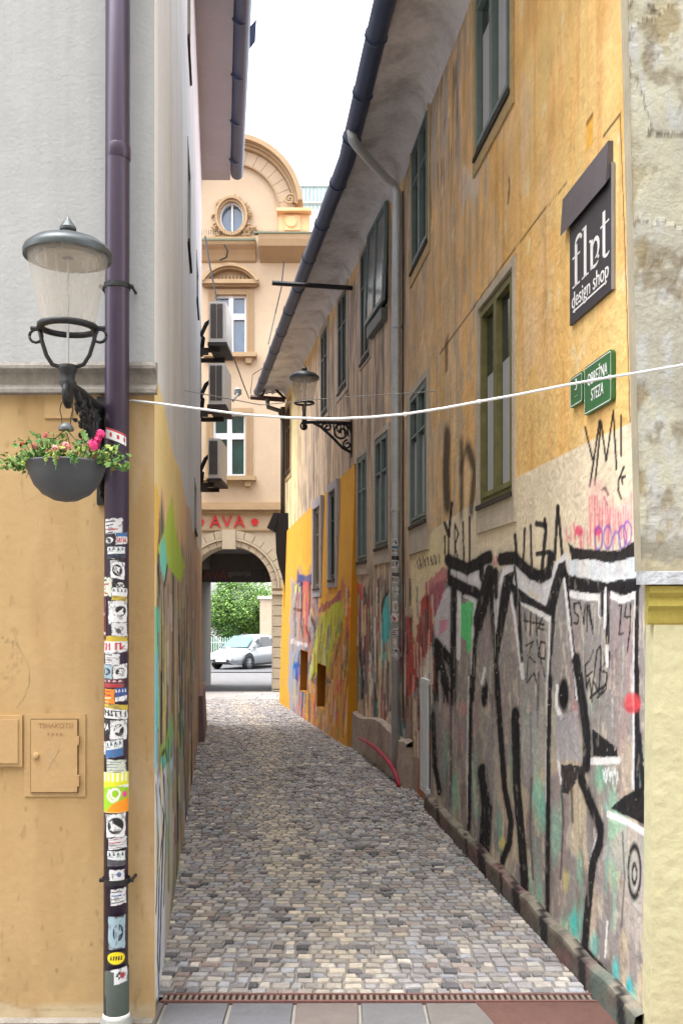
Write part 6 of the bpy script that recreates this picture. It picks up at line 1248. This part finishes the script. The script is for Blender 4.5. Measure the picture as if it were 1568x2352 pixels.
# blue glazed roof beyond the gable
mb = MB(); Yr = 27.
mb.hexa([at(690, 480, Yr), at(800, 480, Yr), at(800, 480, Yr + 3), at(690, 480, Yr + 3), at(688, 428, Yr), at(800, 428, Yr), at(800, 428, Yr + 3), at(688, 428, Yr + 3)])
rb = tag(build(mb, 'glazed_rooftop', mat('blue_glass_roof', '#bccfd4', .4, var=.15, scale=4)), 'pale blue glazed rooftop beyond the round gable', 'roof')
mb = MB()
for k in range(8): p = at(692 + k * 9, 480, Yr - .02); q = at(692 + k * 9, 428, Yr - .02); mb.tube([p, q], .02, 4)
mb.tube([at(686, 427, Yr - .02), at(800, 427, Yr - .02)], .03, 4); mb.tube([at(686, 466, Yr - .02), at(800, 466, Yr - .02)], .05, 4); build(mb, 'glazing_bars', mat('bar_grey', '#93a6ab', .5), rb)

# ------------------------------------------------------------------ beyond the archway: road, car, fence, tree
mb = MB(); mb.grid([[(x, y, gz(y) + .004) for x in (-30, 30)] for y in (40, 43, 45, 49)]); st(build(mb, 'road', mat('road_asphalt', '#4a4a4d', .9, var=.12, scale=2, bump=.2)), 'grey road beyond the archway', 'road')
def make_car():
    zc_ = gz(46); th = math.radians(62)     # nose turned to the viewer's left
    g = empty('parked_car', (0, 0, 0), 'silver white hatchback parked beyond the archway', 'car')
    # local: x forward, y left, z up
    st_ = [(-2.05, .60, .35, .80, .86), (-1.95, .74, .25, .92, .95), (-1.4, .84, .22, .96, 1.0), (-.6, .87, .20, .94, .98), (.2, .87, .20, .92, .96), (.9, .87, .20, .88, .93), (1.4, .84, .20, .80, .87), (1.85, .76, .22, .68, .76), (2.1, .62, .27, .55, .62), (2.17, .45, .34, .46, .5)]
    rows = []
    for x, hw, zb, zs, zt in st_:
        sec = [(-hw * .9, zb), (-hw, zb + .12), (-hw * 1.02, (zb + zs) / 2), (-hw * .97, zs), (-hw * .8, zt), (0, zt + .02), (hw * .8, zt), (hw * .97, zs), (hw * 1.02, (zb + zs) / 2), (hw, zb + .12), (hw * .9, zb)]
        rows.append([Vector((x, y, z)) for y, z in sec])
    T = Matrix.Translation((-4.45, 46.2, zc_)) @ Matrix.Rotation(math.pi + th, 4, 'Z') @ Matrix.Scale(1.08, 4)
    def put(mb, name, m, par=g, sm=False): mb.v = [tuple(T @ Vector(v)) for v in mb.v]; return build(mb, name, m, par, smooth=sm)
    car_m = mat('silver_car_paint', '#8f9397', .25, .3, var=.02, coat=.8)
    g.location = T @ Vector((0, 0, 0))
    mb = MB(); mb.grid(rows, False); mb.face(rows[0]); mb.face(rows[-1][::-1]); body = put(mb, 'body', car_m, sm=True)
    mb = MB(); gr = []
    for x, hw, z in ((-1.9, .62, .95), (-1.55, .60, 1.32), (-.9, .60, 1.47), (-.1, .60, 1.49), (.35, .58, 1.40), (.95, .66, 1.0), (1.2, .7, .9)):
        zb = .9; gr.append([Vector((x - .05 * (z > 1.2), -.78, zb)), Vector((x, -hw, z - .08)), Vector((x, -hw * .8, z)), Vector((x, 0, z + .015)), Vector((x, hw * .8, z)), Vector((x, hw, z - .08)), Vector((x - .05 * (z > 1.2), .78, zb))])
    mb.grid(gr); put(mb, 'cabin', car_m, sm=True)
    gl = glass('car_glass', '#23282c', .05); 
    for sg_ in (-1, 1):
        mb = MB()
        for (a, b, h0, h1) in ((-1.45, -.75, 1.22, 1.36), (-.68, .12, 1.38, 1.38), (.18, .85, 1.34, 1.02)): mb.face([(a, sg_ * .79, .96), (b, sg_ * .79, .96), (b - .02, sg_ * .645, h1), (a + .05, sg_ * .645, h0)][::sg_])
        put(mb, 'side_window', gl)
    mb = MB(); mb.face([(1.12, -.64, .95), (1.12, .64, .95), (.40, .54, 1.41), (.40, -.54, 1.41)]); mb.v = [(v[0] + .02, v[1], v[2] + .025) for v in mb.v]; put(mb, 'windscreen', mat('windscreen_glass', '#4f7f82', .25, spec=.3))
    for x in (-1.28, 1.32):
        for sg_ in (-1, 1):
            mb = MB(); n = 20; prof = [(.20, -.1), (.31, -.1), (.33, -.06), (.33, .06), (.31, .1), (.21, .1), (.20, .09)]
            mb.grid([[Vector((x + r * math.cos(a), sg_ * .80 + d, .33 + r * math.sin(a))) for a in [2 * math.pi * k / n for k in range(n)]] for r, d in prof], True); wh = put(mb, 'wheel', mat('tyre_rubber', '#1b1b1d', .8), sm=True)
            mb = MB()
            for k in range(8): a = 2 * math.pi * k / 8; mb.hexa([Vector((x + r * math.cos(a + w_ / r), sg_ * .80 + d, .33 + r * math.sin(a + w_ / r))) for d in (.06 * sg_, .09 * sg_) for r, w_ in ((.03, -.015), (.2, -.02), (.2, .02), (.03, .015))])
            mb.tube([Vector((x, sg_ * .85, .33)), Vector((x, sg_ * .9, .33))], .05, 8); put(mb, 'rim', mat('alloy', '#a5a8ab', .4, .6), wh)
            mb = MB(); mb.grid([[Vector((x + r * math.cos(a), sg_ * (.885), .34 + r * math.sin(a))) for a in np.linspace(-.25, math.pi + .25, 14)] for r in (.335, .40)]); put(mb, 'wheel_arch', mat('arch_black', '#18181a', .8))
    for sg_ in (-1, 1):
        mb = MB(); mb.hexa([(2.06, sg_ * .50, .55), (1.82, sg_ * .78, .58), (1.70, sg_ * .70, .60), (1.95, sg_ * .45, .60), (2.08, sg_ * .48, .62), (1.80, sg_ * .79, .72), (1.68, sg_ * .70, .74), (1.95, sg_ * .45, .68)]); put(mb, 'headlight', glass('headlight_glass', '#d5dbe0', .1))
    mb = MB(); mb.box(2.1, 2.175, -.42, .42, .30, .44); put(mb, 'grille', mat('grille_black', '#1a1b1d', .6)); mb = MB(); mb.box(2.15, 2.19, -.26, .26, .38, .49); put(mb, 'number_plate', white_m)
    for sg_ in (-1, 1): mb = MB(); mb.box(.72, .9, sg_ * .82, sg_ * 1.0, .95, 1.08); put(mb, 'mirror', car_m)
    mb = MB(); mb.box(-1.0, .9, -.84, .84, .17, .24); put(mb, 'underside', MATS['arch_black'])
make_car()
Yf = 50.; fz = gz(50)
fe = empty('picket_fence', at(540, 1500, Yf), 'pale green picket fence behind the parked car', 'fence')
mb = MB()
for k in range(34): x = 455 + k * 5.2; a = at(x, 1520, Yf); b = at(x, 1463 + (2 if k % 2 else 0), Yf); mb.box(a.x - .022, a.x + .022, Yf, Yf + .03, fz, b.z)
build(mb, 'pickets', mat('mint_fence', '#b9d4c8', .6), fe); mb = MB(); 
for y in (1476, 1505): a = at(450, y, Yf); b = at(640, y, Yf); mb.box(a.x, b.x, Yf + .03, Yf + .06, a.z - .03, a.z + .03)
build(mb, 'rails', MATS['mint_fence'], fe)
gp = empty('gate_pillar', at(625, 1540, 50.5), 'beige rendered pillar with pale cap behind the car', 'pillar')
a, b = at(597, 1376, 50.5), at(700, 1376, 50.5); mb = MB(); mb.box(a.x, b.x, 50.4, 51.5, fz, a.z); build(mb, 'shaft', mat('beige_render', '#b5a48f', .9, var=.08), gp); mb = MB(); mb.box(a.x - .12, b.x + .1, 50.3, 51.6, a.z, a.z + .15); build(mb, 'cap', mat('pale_cap', '#d6d2c4', .8), gp)
mb = MB(); a, b = at(592, 1365, 62), at(760, 1300, 62); mb.box(a.x, b.x, 62, 66, gz(62), b.z); tag(build(mb, 'pale_building', mat('pale_far_render', '#dcd9cc', .9)), 'pale building far behind the gate pillar', 'building')
def tree(name, c, R, n, seed, label, crown_z, cols_):
    rk = random.Random(seed); g = empty(name, (c[0], c[1], fz), label, 'tree', 'trees behind the picket fence'); mb = MB()
    ctr = Vector((c[0], c[1], crown_z)); base = Vector((c[0], c[1], fz)); mb.tube([base, base.lerp(ctr, .5) + Vector((.1, 0, 0)), ctr], [.16, .11, .06], 8)
    cl = []
    for k in range(30):
        d = Vector((rk.gauss(0, 1), rk.gauss(0, 1), rk.gauss(0, .9))); d = d.normalized() * rk.uniform(.45, 1.) ; q = ctr + Vector((d.x * R[0], d.y * R[1], d.z * R[2])); cl.append((q, rk.uniform(.5, 1.) * R[2] * .5))
        if k < 8: mb.tube([base.lerp(ctr, .6), q], [.05, .015], 5)
    build(mb, 'trunk', mat('bark', '#4c4035', .95, var=.2), g); mb = MB()
    for k in range(n):
        q, r = rk.choice(cl); d = Vector((rk.gauss(0, 1), rk.gauss(0, 1), rk.gauss(0, 1))).normalized() * r * rk.random() ** .4; p = q + d; s = rk.uniform(.035, .075); a = Vector((rk.gauss(0, 1), rk.gauss(0, 1), rk.gauss(0, 1))).normalized(); b = a.orthogonal().normalized(); mb.m = rk.choice(cols_)
        mb.face([p - b * s, p + a * s * .6, p + b * s, p - a * s * .6])
    build(mb, 'crown', [mat('leaf_light', '#6f9338', .6, var=.2), mat('leaf_mid', '#456a28', .6, var=.2), mat('leaf_dark', '#35521f', .6, var=.2)], g)
tree('leafy_tree', (-6.0, 52.2), (2.1, 1.2, 1.6), 17000, 1, 'bright green tree seen through the archway above the fence', 1.45, [0, 0, 1, 1, 2]); tree('leafy_tree', (-4.7, 53.2), (1.5, 1.2, 1.7), 12000, 2, 'lighter green tree on the right half of the archway view', 1.6, [0, 1, 1])
tree('dark_bush', (-5.5, 51.8), (2.4, .8, 1.1), 16000, 3, 'dark green bush low behind the picket fence', -.1, [2, 2, 1])
